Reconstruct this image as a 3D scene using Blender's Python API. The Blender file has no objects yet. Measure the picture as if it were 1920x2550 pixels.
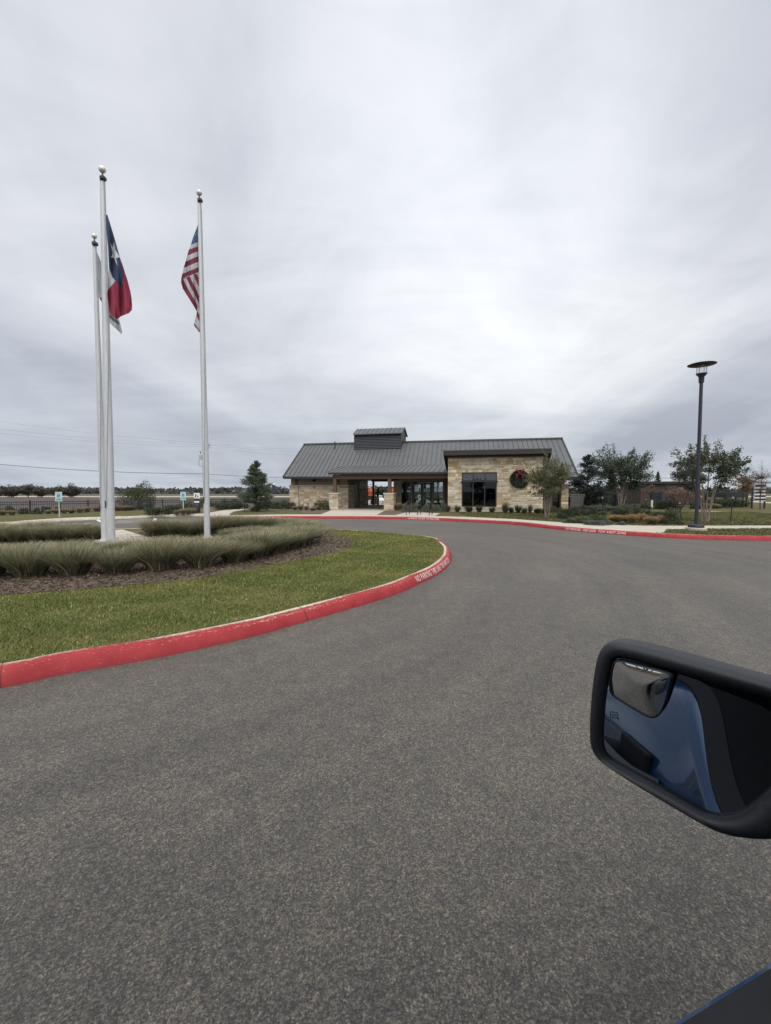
import bpy, bmesh, math, random
import numpy as np
from mathutils import Vector, Matrix
from mathutils.geometry import tessellate_polygon
R = math.radians
random.seed(7); np.random.seed(7)
scene = bpy.context.scene
COL = scene.collection
# ------------------------------------------------------------------ camera model
CAMH, F, CX, CY = 1.7, 1100.0, 960.0, 1275.0
PITCH = math.atan(53.0 / F)
CP, SP = math.cos(PITCH), math.sin(PITCH)
def ray(px, py):
    a, b = (px - CX) / F, (CY - py) / F
    return Vector((a, CP + b * SP, -SP + b * CP))
def W(px, py, z=0.0):                       # point of the plane z seen at a pixel
    d = ray(px, py); t = (z - CAMH) / d.z
    return Vector((d.x * t, d.y * t, z))
def at(px, Y, z=0.0):                       # point at ground distance Y seen in column px, height z
    dep = Y * CP - (z - CAMH) * SP
    return Vector(((px - CX) / F * dep, Y, z))
def zat(py, Y):                             # height seen at row py at distance Y
    d = ray(CX, py); return CAMH + d.z / d.y * Y
# ------------------------------------------------------------------ objects
def link(name, me, mat=None, parent=None):
    o = bpy.data.objects.new(name, me); COL.objects.link(o)
    if mat is not None and me is not None:
        for m in (mat if isinstance(mat, (list, tuple)) else [mat]): me.materials.append(m)
    if parent is not None: o.parent = parent
    return o
def tag(o, label=None, cat=None, group=None, kind=None):
    if label: o['label'] = label
    if cat: o['category'] = cat
    if group: o['group'] = group
    if kind: o['kind'] = kind
    return o
def empty(name, loc=(0, 0, 0), rz=0.0):
    o = bpy.data.objects.new(name, None); COL.objects.link(o)
    o.location = loc; o.rotation_euler = (0, 0, rz); o.empty_display_size = .2
    return o
def kids(o): return [c for c in bpy.data.objects if c.parent == o]
def copy_tree(o, loc=None, rz=None, sc=None, label=None, group=None, cat=None, parent=None):
    c = o.copy(); COL.objects.link(c); c.parent = parent
    if loc is not None: c.location = loc
    if rz is not None: c.rotation_euler = (0, 0, rz)
    if sc is not None: c.scale = sc if isinstance(sc, (tuple, list)) else (sc, sc, sc)
    if label: c['label'] = label
    if group: c['group'] = group
    if cat: c['category'] = cat
    for ch in kids(o): copy_tree(ch, parent=c)
    return c
class MB:
    def __init__(s): s.v = []; s.f = []; s.c = []; s.col = None; s.smooth = False
    def add(s, vs, fs):
        n = len(s.v); s.v += [tuple(p) for p in vs]
        for f in fs: s.f.append([n + i for i in f]); s.c.append(s.col or (1, 1, 1))
        return s
    def box(s, a, b):
        (x0, y0, z0), (x1, y1, z1) = a, b
        return s.add([(x0,y0,z0),(x1,y0,z0),(x1,y1,z0),(x0,y1,z0),(x0,y0,z1),(x1,y0,z1),(x1,y1,z1),(x0,y1,z1)],
              [(0,3,2,1),(4,5,6,7),(0,1,5,4),(1,2,6,5),(2,3,7,6),(3,0,4,7)])
    def bar(s, p, q, w, h=None, up=(0, 0, 1)):          # square bar from p to q
        p, q = Vector(p), Vector(q); h = h or w
        d = (q - p).normalized(); u = Vector(up)
        if abs(d.dot(u)) > .98: u = Vector((1, 0, 0))
        r = d.cross(u).normalized() * w / 2; t = r.cross(d).normalized() * h / 2
        vs = [p-r-t, p+r-t, p+r+t, p-r+t, q-r-t, q+r-t, q+r+t, q-r+t]
        return s.add(vs, [(0,1,2,3),(7,6,5,4),(0,4,5,1),(1,5,6,2),(2,6,7,3),(3,7,4,0)])
    def tube(s, pts, rad, n=8, cap=True):
        pts = [Vector(p) for p in pts]; k = len(pts)
        if not hasattr(rad, '__len__'): rad = [rad] * k
        vs = []; fr = None
        for i, p in enumerate(pts):
            d = (pts[min(i+1, k-1)] - pts[max(i-1, 0)])
            d = d.normalized() if d.length > 1e-9 else Vector((0, 0, 1))
            if fr is None:
                a = Vector((1, 0, 0)) if abs(d.x) < .9 else Vector((0, 1, 0)); fr = (a - d * a.dot(d)).normalized()
            else:
                fr = fr - d * fr.dot(d)
                fr = fr.normalized() if fr.length > 1e-6 else Vector((1, 0, 0))
            g = d.cross(fr)
            for j in range(n):
                t = 2 * math.pi * j / n; vs.append(p + (fr * math.cos(t) + g * math.sin(t)) * rad[i])
        fs = [(i*n+j, i*n+(j+1) % n, (i+1)*n+(j+1) % n, (i+1)*n+j) for i in range(k-1) for j in range(n)]
        if cap: fs += [tuple(range(n-1, -1, -1)), tuple((k-1)*n+j for j in range(n))]
        return s.add(vs, fs)
    def lathe(s, prof, c=(0, 0, 0), n=20):              # prof: (r, z)
        vs = []; k = len(prof)
        for r, z in prof:
            for j in range(n):
                t = 2*math.pi*j/n; vs.append((c[0]+r*math.cos(t), c[1]+r*math.sin(t), c[2]+z))
        fs = [(i*n+j, i*n+(j+1) % n, (i+1)*n+(j+1) % n, (i+1)*n+j) for i in range(k-1) for j in range(n)]
        if prof[0][0] > 1e-6: fs.append(tuple(range(n-1, -1, -1)))
        if prof[-1][0] > 1e-6: fs.append(tuple((k-1)*n+j for j in range(n)))
        return s.add(vs, fs)
    def prism(s, poly, z0, z1):                         # poly in xy (ccw), extruded
        n = len(poly)
        vs = [(p[0], p[1], z0) for p in poly] + [(p[0], p[1], z1) for p in poly]
        tri = tessellate_polygon([[Vector((p[0], p[1], 0)) for p in poly]])
        fs = [tuple(n+i for i in t) for t in tri] + [tuple(reversed(t)) for t in tri]
        fs += [(i, (i+1) % n, n+(i+1) % n, n+i) for i in range(n)]
        return s.add(vs, fs)
    def solid(s, poly, off):                            # planar polygon (3d pts) extruded by a vector
        n = len(poly); off = Vector(off); P = [Vector(p) for p in poly]
        tri = tessellate_polygon([P])
        vs = P + [p + off for p in P]
        fs = [tuple(t) for t in tri] + [tuple(n+i for i in reversed(t)) for t in tri]
        fs += [(i, (i+1) % n, n+(i+1) % n, n+i) for i in range(n)]
        return s.add(vs, fs)
    def build(s, name, mat, parent=None, smooth=None, bevel=0, angle=40):
        me = bpy.data.meshes.new(name); me.from_pydata(s.v, [], s.f); me.update()
        bm = bmesh.new(); bm.from_mesh(me); bmesh.ops.recalc_face_normals(bm, faces=bm.faces); bm.to_mesh(me); bm.free()
        if s.col is not None:
            at_ = me.attributes.new('Col', 'FLOAT_COLOR', 'FACE')
            arr = np.ones((len(s.f), 4), np.float32); arr[:, :3] = np.array(s.c, np.float32)
            at_.data.foreach_set('color', arr.ravel())
        o = link(name, me, mat, parent)
        if smooth or s.smooth:
            me.polygons.foreach_set('use_smooth', [True]*len(me.polygons)); me.set_sharp_from_angle(angle=R(angle))
        if bevel:
            m = o.modifiers.new('b', 'BEVEL'); m.width = bevel; m.segments = 2; m.limit_method = 'ANGLE'; m.angle_limit = R(40)
        return o
def npmesh(name, V, Fq, mat, parent=None, col=None, smooth=False):   # numpy verts and equal-size faces
    V = np.asarray(V, np.float32); Fq = np.asarray(Fq, np.int32); k = Fq.shape[1]
    me = bpy.data.meshes.new(name)
    me.vertices.add(len(V)); me.vertices.foreach_set('co', V.ravel())
    me.loops.add(Fq.size); me.loops.foreach_set('vertex_index', Fq.ravel())
    me.polygons.add(len(Fq)); me.polygons.foreach_set('loop_start', np.arange(len(Fq), dtype=np.int32)*k)
    me.update(calc_edges=True)
    if col is not None:
        a = me.attributes.new('Col', 'FLOAT_COLOR', 'FACE')
        arr = np.ones((len(Fq), 4), np.float32); arr[:, :3] = col
        a.data.foreach_set('color', arr.ravel())
    if smooth: me.polygons.foreach_set('use_smooth', [True]*len(Fq))
    return link(name, me, mat, parent)
def sheet(name, poly, z, mat, sub=0):                   # flat polygon sheet
    P = [Vector((p[0], p[1], z)) for p in poly]
    me = bpy.data.meshes.new(name)
    tri = tessellate_polygon([P]); me.from_pydata([tuple(p) for p in P], [], [tuple(t) for t in tri]); me.update()
    bm = bmesh.new(); bm.from_mesh(me)
    for f in bm.faces:
        if f.normal.z < 0: f.normal_flip()
    bm.to_mesh(me); bm.free()
    o = link(name, me, mat); o['kind'] = 'structure'; return o
def catmull(pts, step, closed=False):
    P = [Vector((p[0], p[1])) for p in pts]; n = len(P); out = []
    rng = range(n if closed else n-1)
    for i in rng:
        if closed: a, b, c, d = P[(i-1) % n], P[i], P[(i+1) % n], P[(i+2) % n]
        else: a, b, c, d = P[max(i-1, 0)], P[i], P[i+1], P[min(i+2, n-1)]
        k = max(1, int((c-b).length/step))
        for j in range(k):
            t = j/k
            out.append(.5*((2*b)+(c-a)*t+(2*a-5*b+4*c-d)*t*t+(3*b-a-3*c+d)*t**3))
    if not closed: out.append(P[-1])
    return out
# ------------------------------------------------------------------ materials
def new_mat(name):
    m = bpy.data.materials.new(name); m.use_nodes = True
    nt = m.node_tree; b = nt.nodes['Principled BSDF']; return m, nt, b
def N(nt, t, **kw):
    n = nt.nodes.new(t)
    for k, v in kw.items():
        if k.startswith('i_'):
            key = k[2:]; key = int(key) if key.isdigit() else key.replace('_', ' ')
            n.inputs[key].default_value = v
        else: setattr(n, k, v)
    return n
def ramp(nt, fac, stops):
    n = nt.nodes.new('ShaderNodeValToRGB'); e = n.color_ramp.elements
    while len(e) < len(stops): e.new(.5)
    for i, (p, c) in enumerate(stops): e[i].position = p; e[i].color = (c[0], c[1], c[2], 1)
    nt.links.new(fac, n.inputs[0]); return n.outputs[0]
def mixc(nt, fac, a, b, mode='MIX'):
    n = nt.nodes.new('ShaderNodeMix'); n.data_type = 'RGBA'; n.blend_type = mode
    for sock, v in ((n.inputs[0], fac), (n.inputs[6], a), (n.inputs[7], b)):
        if isinstance(v, bpy.types.NodeSocket): nt.links.new(v, sock)
        elif isinstance(v, (int, float)): sock.default_value = v
        else: sock.default_value = (v[0], v[1], v[2], 1)
    return n.outputs[2]
def math_(nt, op, a, b=None, c=None, clamp=False):
    n = nt.nodes.new('ShaderNodeMath'); n.operation = op; n.use_clamp = clamp
    for i, v in enumerate((a, b, c)):
        if v is None: continue
        if isinstance(v, bpy.types.NodeSocket): nt.links.new(v, n.inputs[i])
        else: n.inputs[i].default_value = v
    return n.outputs[0]
def noise(nt, vec, scale, detail=4, rough=.55, dist=0):
    n = N(nt, 'ShaderNodeTexNoise'); n.inputs['Scale'].default_value = scale; n.inputs['Detail'].default_value = detail
    n.inputs['Roughness'].default_value = rough; n.inputs['Distortion'].default_value = dist
    if vec is not None: nt.links.new(vec, n.inputs['Vector'])
    return n.outputs['Fac']
def coord(nt, kind='Object', scale=None, rot=None):
    t = N(nt, 'ShaderNodeTexCoord').outputs[kind]
    if scale or rot:
        m = N(nt, 'ShaderNodeMapping')
        if scale: m.inputs['Scale'].default_value = scale
        if rot: m.inputs['Rotation'].default_value = rot
        nt.links.new(t, m.inputs['Vector']); return m.outputs[0]
    return t
def bump(nt, b, h, strength=.3, dist=.01):
    n = N(nt, 'ShaderNodeBump'); n.inputs['Strength'].default_value = strength; n.inputs['Distance'].default_value = dist
    nt.links.new(h, n.inputs['Height']); nt.links.new(n.outputs[0], b.inputs['Normal'])
def pm(name, c1, c2=None, scale=8.0, rough=.7, bmp=0.0, bdist=.01, metallic=0.0, spec=.5, stretch=None, detail=5, attr=False, coat=0, trans=0, lo=.3, hi=.7):
    m, nt, b = new_mat(name)
    b.inputs['Roughness'].default_value = rough; b.inputs['Metallic'].default_value = metallic
    b.inputs['Specular IOR Level'].default_value = spec
    if coat: b.inputs['Coat Weight'].default_value = coat; b.inputs['Coat Roughness'].default_value = .05
    v = coord(nt, 'Object', stretch)
    f = noise(nt, v, scale, detail)
    col = ramp(nt, f, [(lo, c1), (hi, c2 or c1)])
    if attr:
        a = N(nt, 'ShaderNodeAttribute', attribute_name='Col')
        col = mixc(nt, 1.0, col, a.outputs['Color'], 'MULTIPLY')
    nt.links.new(col, b.inputs['Base Color'])
    if bmp: bump(nt, b, f, bmp, bdist)
    if trans:
        tr = N(nt, 'ShaderNodeBsdfTranslucent'); nt.links.new(col, tr.inputs['Color'])
        mx = N(nt, 'ShaderNodeMixShader'); mx.inputs[0].default_value = trans
        nt.links.new(b.outputs[0], mx.inputs[1]); nt.links.new(tr.outputs[0], mx.inputs[2])
        nt.links.new(mx.outputs[0], nt.nodes['Material Output'].inputs['Surface'])
    return m
M = {}
M['concrete'] = pm('concrete', (.40,.345,.275), (.47,.41,.335), 2.2, .9, .15, .004)
M['steel_black'] = pm('black_painted_steel', (.012,.013,.017), (.02,.021,.026), 20, .45)
M['lamp_black'] = pm('dark_lamp_paint', (.013,.015,.021), (.02,.023,.031), 12, .5)
M['pole'] = pm('brushed_aluminium', (.45,.455,.46), (.56,.565,.57), 6, .5, 0, metallic=.15, stretch=(8,8,.6))
M['gold'] = pm('finial_white_gold', (.62,.58,.5), (.72,.69,.62), 5, .35, metallic=.3)
M['rope'] = pm('halyard_rope', (.22,.23,.26), (.3,.31,.33), 30, .9)
M['cloth'] = pm('flag_cloth', (.9,.9,.9), (1,1,1), 25, .85, .1, .003, attr=True, trans=.35)
M['tan'] = pm('tan_siding', (.19,.168,.128), (.225,.198,.15), 3, .85)
M['trim_dark'] = pm('dark_bronze_trim', (.017,.015,.014), (.026,.023,.021), 6, .5)
M['timber'] = pm('brown_timber', (.075,.045,.03), (.12,.075,.05), 6, .8, .2, .004, stretch=(6,6,.6))
M['soffit'] = pm('wood_soffit', (.12,.07,.045), (.17,.105,.07), 7, .75, stretch=(1,9,9))
M['roof'] = pm('standing_seam_metal', (.086,.085,.085), (.106,.105,.104), 1.1, .55, spec=.35)
M['louver'] = pm('charcoal_louver', (.035,.038,.046), (.05,.053,.062), 4, .6)
M['stone'] = pm('cut_limestone', (.78,.76,.72), (1.08,1.06,1.02), 9, .92, .5, .01, attr=True, detail=8)
M['mortar'] = pm('mortar', (.25,.21,.155), (.33,.28,.21), 14, .95)
M['cap'] = pm('limestone_cap', (.42,.37,.29), (.52,.46,.37), 6, .9, .2, .004)
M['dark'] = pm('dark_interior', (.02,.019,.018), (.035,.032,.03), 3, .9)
M['bark'] = pm('pale_bark', (.17,.13,.1), (.30,.24,.19), 9, .9, .3, .006, stretch=(4,4,1))
M['dark_bark'] = pm('dark_bark', (.05,.038,.03), (.09,.07,.055), 9, .9, .3, .006)
def leafmat(name, c1, c2):
    return pm(name, c1, c2, 1.6, .65, attr=True, trans=.22, spec=.3)
M['leaf'] = leafmat('leaves', (.8,.8,.8), (1.15,1.15,1.15))
M['white'] = pm('white_paint', (.6,.59,.57), (.74,.73,.7), 5, .7)
M['orange'] = pm('orange_canvas', (.42,.08,.02), (.52,.11,.03), 6, .85)
M['slat'] = pm('grey_slat', (.12,.115,.095), (.17,.16,.135), 6, .8)
def glass_mat(name, tint=(.55,.62,.6), refl=1.0, ior=1.9):
    m, nt, b = new_mat(name); nt.nodes.remove(b)
    tr = N(nt, 'ShaderNodeBsdfTransparent'); tr.inputs[0].default_value = (*tint, 1)
    gl = N(nt, 'ShaderNodeBsdfGlossy'); gl.inputs['Roughness'].default_value = .015
    gl.inputs[0].default_value = (refl, refl, refl, 1)
    fr = N(nt, 'ShaderNodeFresnel'); fr.inputs[0].default_value = ior
    mx = N(nt, 'ShaderNodeMixShader'); nt.links.new(fr.outputs[0], mx.inputs[0])
    nt.links.new(tr.outputs[0], mx.inputs[1]); nt.links.new(gl.outputs[0], mx.inputs[2])
    nt.links.new(mx.outputs[0], nt.nodes['Material Output'].inputs['Surface']); return m
M['glass'] = glass_mat('window_glass')
M['dark_glass'] = glass_mat('tinted_glass', (.18,.2,.21))
M['shade_glass'] = glass_mat('shaded_glass', (.3,.32,.33), ior=1.4)
def asphalt():
    m, nt, b = new_mat('asphalt')
    P = coord(nt)
    fine = noise(nt, P, 135, 3, .75)
    vor = N(nt, 'ShaderNodeTexVoronoi'); vor.inputs['Scale'].default_value = 150; nt.links.new(P, vor.inputs['Vector'])
    vor2 = N(nt, 'ShaderNodeTexVoronoi'); vor2.inputs['Scale'].default_value = 72; nt.links.new(P, vor2.inputs['Vector'])
    mid = noise(nt, P, 6, 6, .65)
    big = noise(nt, P, .35, 5, .6, .6)
    # wheel-worn tone runs in arcs round the island
    sx = N(nt, 'ShaderNodeSeparateXYZ'); nt.links.new(P, sx.inputs[0])
    ax = math_(nt, 'ADD', sx.outputs[0], 7.0); ay = math_(nt, 'SUBTRACT', sx.outputs[1], 10.5)
    rad = math_(nt, 'SQRT', math_(nt, 'ADD', math_(nt, 'MULTIPLY', ax, ax), math_(nt, 'MULTIPLY', ay, ay)))
    pc = N(nt, 'ShaderNodeCombineXYZ'); nt.links.new(math_(nt, 'MULTIPLY', rad, 1.5), pc.inputs[0]); nt.links.new(math_(nt, 'MULTIPLY', math_(nt, 'ARCTAN2', ay, ax), 1.6), pc.inputs[1])
    streak = noise(nt, pc.outputs[0], 1.0, 6, .62)
    stain = noise(nt, P, 1.15, 2, .5, .3)
    speck = N(nt, 'ShaderNodeTexVoronoi'); speck.inputs['Scale'].default_value = 5.5; nt.links.new(P, speck.inputs['Vector'])
    c = ramp(nt, fine, [(.3, (.044,.041,.038)), (.52, (.098,.092,.085)), (.74, (.205,.193,.172))])
    sp = ramp(nt, vor.outputs['Color'], [(0, (.25,.25,.25)), (.5, (.86,.85,.82)), (1, (2.35,2.25,2.05))])
    c = mixc(nt, .85, c, sp, 'MULTIPLY')
    sp2 = ramp(nt, vor2.outputs['Color'], [(0, (.62,.61,.6)), (.55, (.98,.97,.95)), (1, (1.7,1.6,1.42))])
    c = mixc(nt, .8, c, sp2, 'MULTIPLY')
    c = mixc(nt, 1, c, ramp(nt, mid, [(.3, (.82,.83,.85)), (.7, (1.18,1.16,1.12))]), 'MULTIPLY')
    c = mixc(nt, 1, c, ramp(nt, big, [(.3, (.85,.86,.88)), (.7, (1.14,1.13,1.11))]), 'MULTIPLY')
    c = mixc(nt, 1, c, ramp(nt, streak, [(.32, (.80,.81,.83)), (.5, (1,1,1)), (.7, (1.2,1.19,1.17))]), 'MULTIPLY')
    c = mixc(nt, 1, c, ramp(nt, stain, [(.24, (.8,.8,.81)), (.33, (1,1,1))]), 'MULTIPLY')
    c = mixc(nt, ramp(nt, speck.outputs['Distance'], [(.028, (.55,.55,.55)), (.045, (0,0,0))]), c, (.21,.19,.165))
    c = mixc(nt, 1, c, (.90,.88,.84), 'MULTIPLY')
    nt.links.new(c, b.inputs['Base Color']); b.inputs['Roughness'].default_value = .68
    b.inputs['Specular IOR Level'].default_value = .5
    h = math_(nt, 'ADD', fine, vor.outputs['Distance'])
    bump(nt, b, h, .75, .006); return m
M['asphalt'] = asphalt()
def lawn_mat(name, g1, g2, dry, k=1.0):
    m, nt, b = new_mat(name); P = coord(nt)
    f = noise(nt, P, 55, 3, .7); md = noise(nt, coord(nt, 'Object', (.8, 1.6, 1), (0, 0, R(30))), 2.4, 6, .65); bg = noise(nt, P, .45, 4, .6, .5)
    c = ramp(nt, f, [(.3, g1), (.7, g2)])
    c = mixc(nt, ramp(nt, md, [(.48, (0,0,0)), (.72, (.75,.75,.75))]), c, dry)
    c = mixc(nt, 1, c, ramp(nt, bg, [(.3, (.82*k,.85*k,.8*k)), (.7, (1.15*k,1.12*k,1.1*k))]), 'MULTIPLY')
    nt.links.new(c, b.inputs['Base Color']); b.inputs['Roughness'].default_value = .9; b.inputs['Specular IOR Level'].default_value = .15
    bump(nt, b, f, .6, .03); return m
M['lawn'] = lawn_mat('lawn_ground', (.062,.066,.021), (.112,.118,.036), (.185,.158,.07))
M['lawn_far'] = lawn_mat('lawn_far_ground', (.066,.062,.024), (.108,.104,.04), (.165,.135,.07))
M['seam'] = pm('roof_seam_shade', (.045,.045,.046), (.06,.06,.061), 2, .6, spec=.3)  # seams darker than the panels: their shadow side put into the colour
M['mulch'] = pm('mulch_ground', (.055,.038,.026), (.165,.118,.078), 38, .95, .9, .03, detail=8)
M['field'] = pm('tilled_field', (.052,.038,.031), (.075,.057,.046), .35, .95, .3, .1, stretch=(1, .15, 1), detail=8)
M['ground'] = pm('pasture_ground', (.06,.055,.034), (.1,.085,.052), .02, .95, detail=8)
M['track'] = pm('pale_dirt', (.42,.37,.28), (.54,.48,.37), .2, .95)
def kerb_mat(name, painted=True):
    m, nt, b = new_mat(name); P = coord(nt)
    uv = N(nt, 'ShaderNodeTexCoord').outputs['UV']; sx = N(nt, 'ShaderNodeSeparateXYZ'); nt.links.new(uv, sx.inputs[0])
    s, v = sx.outputs[0], sx.outputs[1]
    base = ramp(nt, noise(nt, P, 12, 6), [(.3, (.42,.36,.27)), (.7, (.6,.53,.41))])
    if painted:
        g = noise(nt, P, 3.5, 6, .6)
        red = ramp(nt, g, [(.3, (.245,.022,.026)), (.7, (.345,.039,.042))])
        n1 = noise(nt, coord(nt, 'UV', (8, 17, 1)), 2.0, 8, .74)
        n2 = noise(nt, coord(nt, 'UV', (.55, .2, 1)), 1.0, 3, .5)
        # bare concrete along the inner top edge, flaking patches on the face
        edge = math_(nt, 'SMOOTH_MIN', 1.0, math_(nt, 'MULTIPLY', math_(nt, 'SUBTRACT', v, .60), 3.2, clamp=True), .05)
        mid = math_(nt, 'SUBTRACT', .30, math_(nt, 'MULTIPLY', math_(nt, 'ABSOLUTE', math_(nt, 'SUBTRACT', v, .52)), 2.2), clamp=True)
        bias = math_(nt, 'ADD', math_(nt, 'MULTIPLY', edge, .62), math_(nt, 'MULTIPLY', mid, .42))
        bias = math_(nt, 'MULTIPLY', bias, ramp(nt, n2, [(.33, (.1,.1,.1)), (.62, (1,1,1))]))
        chip = math_(nt, 'GREATER_THAN', math_(nt, 'ADD', n1, bias), .65)
        c = mixc(nt, chip, red, base)
        scuff = noise(nt, coord(nt, 'UV', (.8, 22, 1)), 2.0, 5, .7)
        c = mixc(nt, ramp(nt, scuff, [(.6, (0,0,0)), (.74, (.55,.55,.55))]), c, (.13,.035,.036))
        dirt = math_(nt, 'MULTIPLY', math_(nt, 'SUBTRACT', .22, v, clamp=True), 2.2)
        c = mixc(nt, dirt, c, (.12,.03,.03))
        bump(nt, b, math_(nt, 'SUBTRACT', noise(nt, P, 40, 4), chip), .25, .004)
    else:
        c = mixc(nt, 1, base, ramp(nt, noise(nt, P, 1.5, 5), [(.3, (.88,.87,.85)), (.7, (1.05,1.05,1.04))]), 'MULTIPLY')
    j = math_(nt, 'FRACT', math_(nt, 'ADD', math_(nt, 'DIVIDE', s, 3.05), .5))
    jn = math_(nt, 'LESS_THAN', math_(nt, 'ABSOLUTE', math_(nt, 'SUBTRACT', j, .5)), .0028)
    c = mixc(nt, math_(nt, 'MULTIPLY', jn, .8), c, (.05,.02,.018) if painted else (.12,.1,.08))
    nt.links.new(c, b.inputs['Base Color']); b.inputs['Roughness'].default_value = .7 if painted else .9
    b.inputs['Specular IOR Level'].default_value = .22
    return m
M['kerb_red'] = kerb_mat('red_kerb_paint'); M['kerb'] = kerb_mat('bare_kerb_concrete', False)
M['mark'] = pm('road_marking', (.5,.5,.49), (.72,.72,.7), 9, .8)
M['stencil'] = pm('stencil_paint', (.62,.55,.52), (.8,.74,.7), 30, .8, lo=.4, hi=.6)
M['blue_mark'] = pm('blue_marking', (.1,.2,.38), (.16,.27,.45), 9, .8)
M['tactile'] = pm('tactile_red', (.3,.14,.09), (.38,.19,.12), 20, .9)
# ------------------------------------------------------------------ world and light
SUN_EL, SUN_AZ = 48.0, 168.0                # azimuth measured from +Y toward +X
def sky():
    w = bpy.data.worlds.new('World'); scene.world = w; w.use_nodes = True
    nt = w.node_tree; bg = nt.nodes['Background']
    st = N(nt, 'ShaderNodeTexSky'); st.sky_type = 'NISHITA'; st.sun_disc = False
    st.sun_elevation = R(SUN_EL); st.sun_rotation = R(SUN_AZ); st.air_density = 1.4; st.dust_density = 2.0
    g = N(nt, 'ShaderNodeTexCoord').outputs['Generated']
    sp = N(nt, 'ShaderNodeSeparateXYZ'); nt.links.new(g, sp.inputs[0])
    z = math_(nt, 'MAXIMUM', sp.outputs[2], 0.0)
    den = math_(nt, 'ADD', z, .16)
    cb = N(nt, 'ShaderNodeCombineXYZ')
    nt.links.new(math_(nt, 'DIVIDE', sp.outputs[0], den), cb.inputs[0]); nt.links.new(math_(nt, 'DIVIDE', sp.outputs[1], den), cb.inputs[1])
    def mp(scale, rz, loc):
        m = N(nt, 'ShaderNodeMapping'); m.inputs['Scale'].default_value = scale; m.inputs['Rotation'].default_value = (0, 0, R(rz)); m.inputs['Location'].default_value = loc
        nt.links.new(cb.outputs[0], m.inputs['Vector']); return m.outputs[0]
    a = noise(nt, mp((1.0, .38, 1), 6, (3.1, .7, 0)), .62, 6, .52, .8)
    b = noise(nt, mp((.5, 1.3, 1), -24, (1.3, 5.2, 0)), 1.0, 7, .55, .7)
    c = noise(nt, mp((.6, .8, 1), 15, (7.3, 2.2, 0)), .35, 3, .5, .4)
    mixv = math_(nt, 'ADD', math_(nt, 'MULTIPLY', a, .56), math_(nt, 'ADD', math_(nt, 'MULTIPLY', b, .20), math_(nt, 'MULTIPLY', c, .24)))
    d_ = noise(nt, mp((1, 1, 1), 40, (2.2, 8.1, 0)), 2.4, 9, .62, .9)
    mixv = math_(nt, 'MULTIPLY_ADD', math_(nt, 'SUBTRACT', d_, .5), .085, mixv)
    cl = ramp(nt, mixv, [(.39, (5.5,5.75,6.35)), (.5, (7.65,7.85,8.2)), (.6, (9.8,9.85,9.9))])
    # thick cloud: slate near the horizon, overhead boosted above the frame as added fill
    el = ramp(nt, z, [(0, (.80,.84,.88)), (.10, (.75,.78,.82)), (.30, (.98,.98,.99)), (.72, (1.06,1.06,1.06)), (.85, (2.3,2.28,2.25)), (1, (3.0,2.97,2.92))])
    cl = mixc(nt, 1, cl, el, 'MULTIPLY')
    sd = Vector((math.sin(R(SUN_AZ))*math.cos(R(SUN_EL)), math.cos(R(SUN_AZ))*math.cos(R(SUN_EL)), math.sin(R(SUN_EL))))
    dt = N(nt, 'ShaderNodeVectorMath', operation='DOT_PRODUCT'); nt.links.new(g, dt.inputs[0]); dt.inputs[1].default_value = sd
    th = Vector((.17, 1.0, .62)).normalized()
    dt.inputs[1].default_value = th                       # thin bright cloud high in front
    glow = ramp(nt, dt.outputs['Value'], [(.5, (.82,.845,.89)), (.76, (.93,.94,.965)), (.9, (1.05,1.05,1.05)), (1, (1.32,1.32,1.31))])
    cl = mixc(nt, 1, cl, glow, 'MULTIPLY')
    rear = ramp(nt, math_(nt, 'MULTIPLY_ADD', sp.outputs[1], -.5, .5), [(.44, (1,1,1)), (.75, (1.75,1.73,1.69))])  # sky behind the camera brightened as added fill for the clubhouse front
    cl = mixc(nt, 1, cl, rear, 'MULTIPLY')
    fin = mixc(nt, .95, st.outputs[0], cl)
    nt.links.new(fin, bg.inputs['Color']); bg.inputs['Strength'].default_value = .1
    L = bpy.data.lights.new('sun', 'SUN'); L.energy = 1.5; L.angle = R(28); L.color = (1, .96, .9)
    o = bpy.data.objects.new('sun', L); COL.objects.link(o)
    o.rotation_euler = (-sd).to_track_quat('-Z', 'Y').to_euler(); o.location = sd*50
sky()
cam = bpy.data.cameras.new('camera'); camo = bpy.data.objects.new('camera', cam); COL.objects.link(camo)
camo.location = (0, 0, CAMH); camo.rotation_euler = (R(90) - PITCH, 0, 0)
cam.sensor_fit = 'VERTICAL'; cam.sensor_height = 24.0; cam.lens = 24.0*F/2550.0
cam.clip_start = .02; cam.clip_end = 8000; scene.camera = camo
scene.view_settings.view_transform = 'Standard'; scene.view_settings.look = 'None'
scene.view_settings.exposure = 0; scene.view_settings.gamma = 1
scene.cycles.max_bounces = 8; scene.cycles.transparent_max_bounces = 24
# ------------------------------------------------------------------ ground, road, kerbs
GZ = .15
tag(sheet('ground', [(-5000,-600),(5000,-600),(5000,6000),(-5000,6000)], -.06, M['ground']), 'flat pasture reaching the horizon', 'ground')
tag(sheet('field', [(-320,-40),(300,30),(300,112),(-320,112)], -.04, M['field']), 'brown tilled field beyond the iron fence', 'field')
tag(sheet('dirt_track', [(-400,121),(400,121),(400,138),(-400,138)], -.03, M['track']), 'pale dirt track across the far side of the field', 'track')
tag(sheet('road', [(-46,-18),(46,-18),(46,31.5),(-46,31.5)], 0.0, M['asphalt']), 'worn grey asphalt drive around the island', 'road')
PROF = [(0, -.02), (.012, .03), (.045, .095), (.075, .132), (.11, .152), (.16, .158), (.205, .156), (.21, .12)]
def plen(prof):
    L = [0]
    for a, b in zip(prof, prof[1:]): L.append(L[-1] + math.hypot(b[0]-a[0], b[1]-a[1]))
    return L
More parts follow.
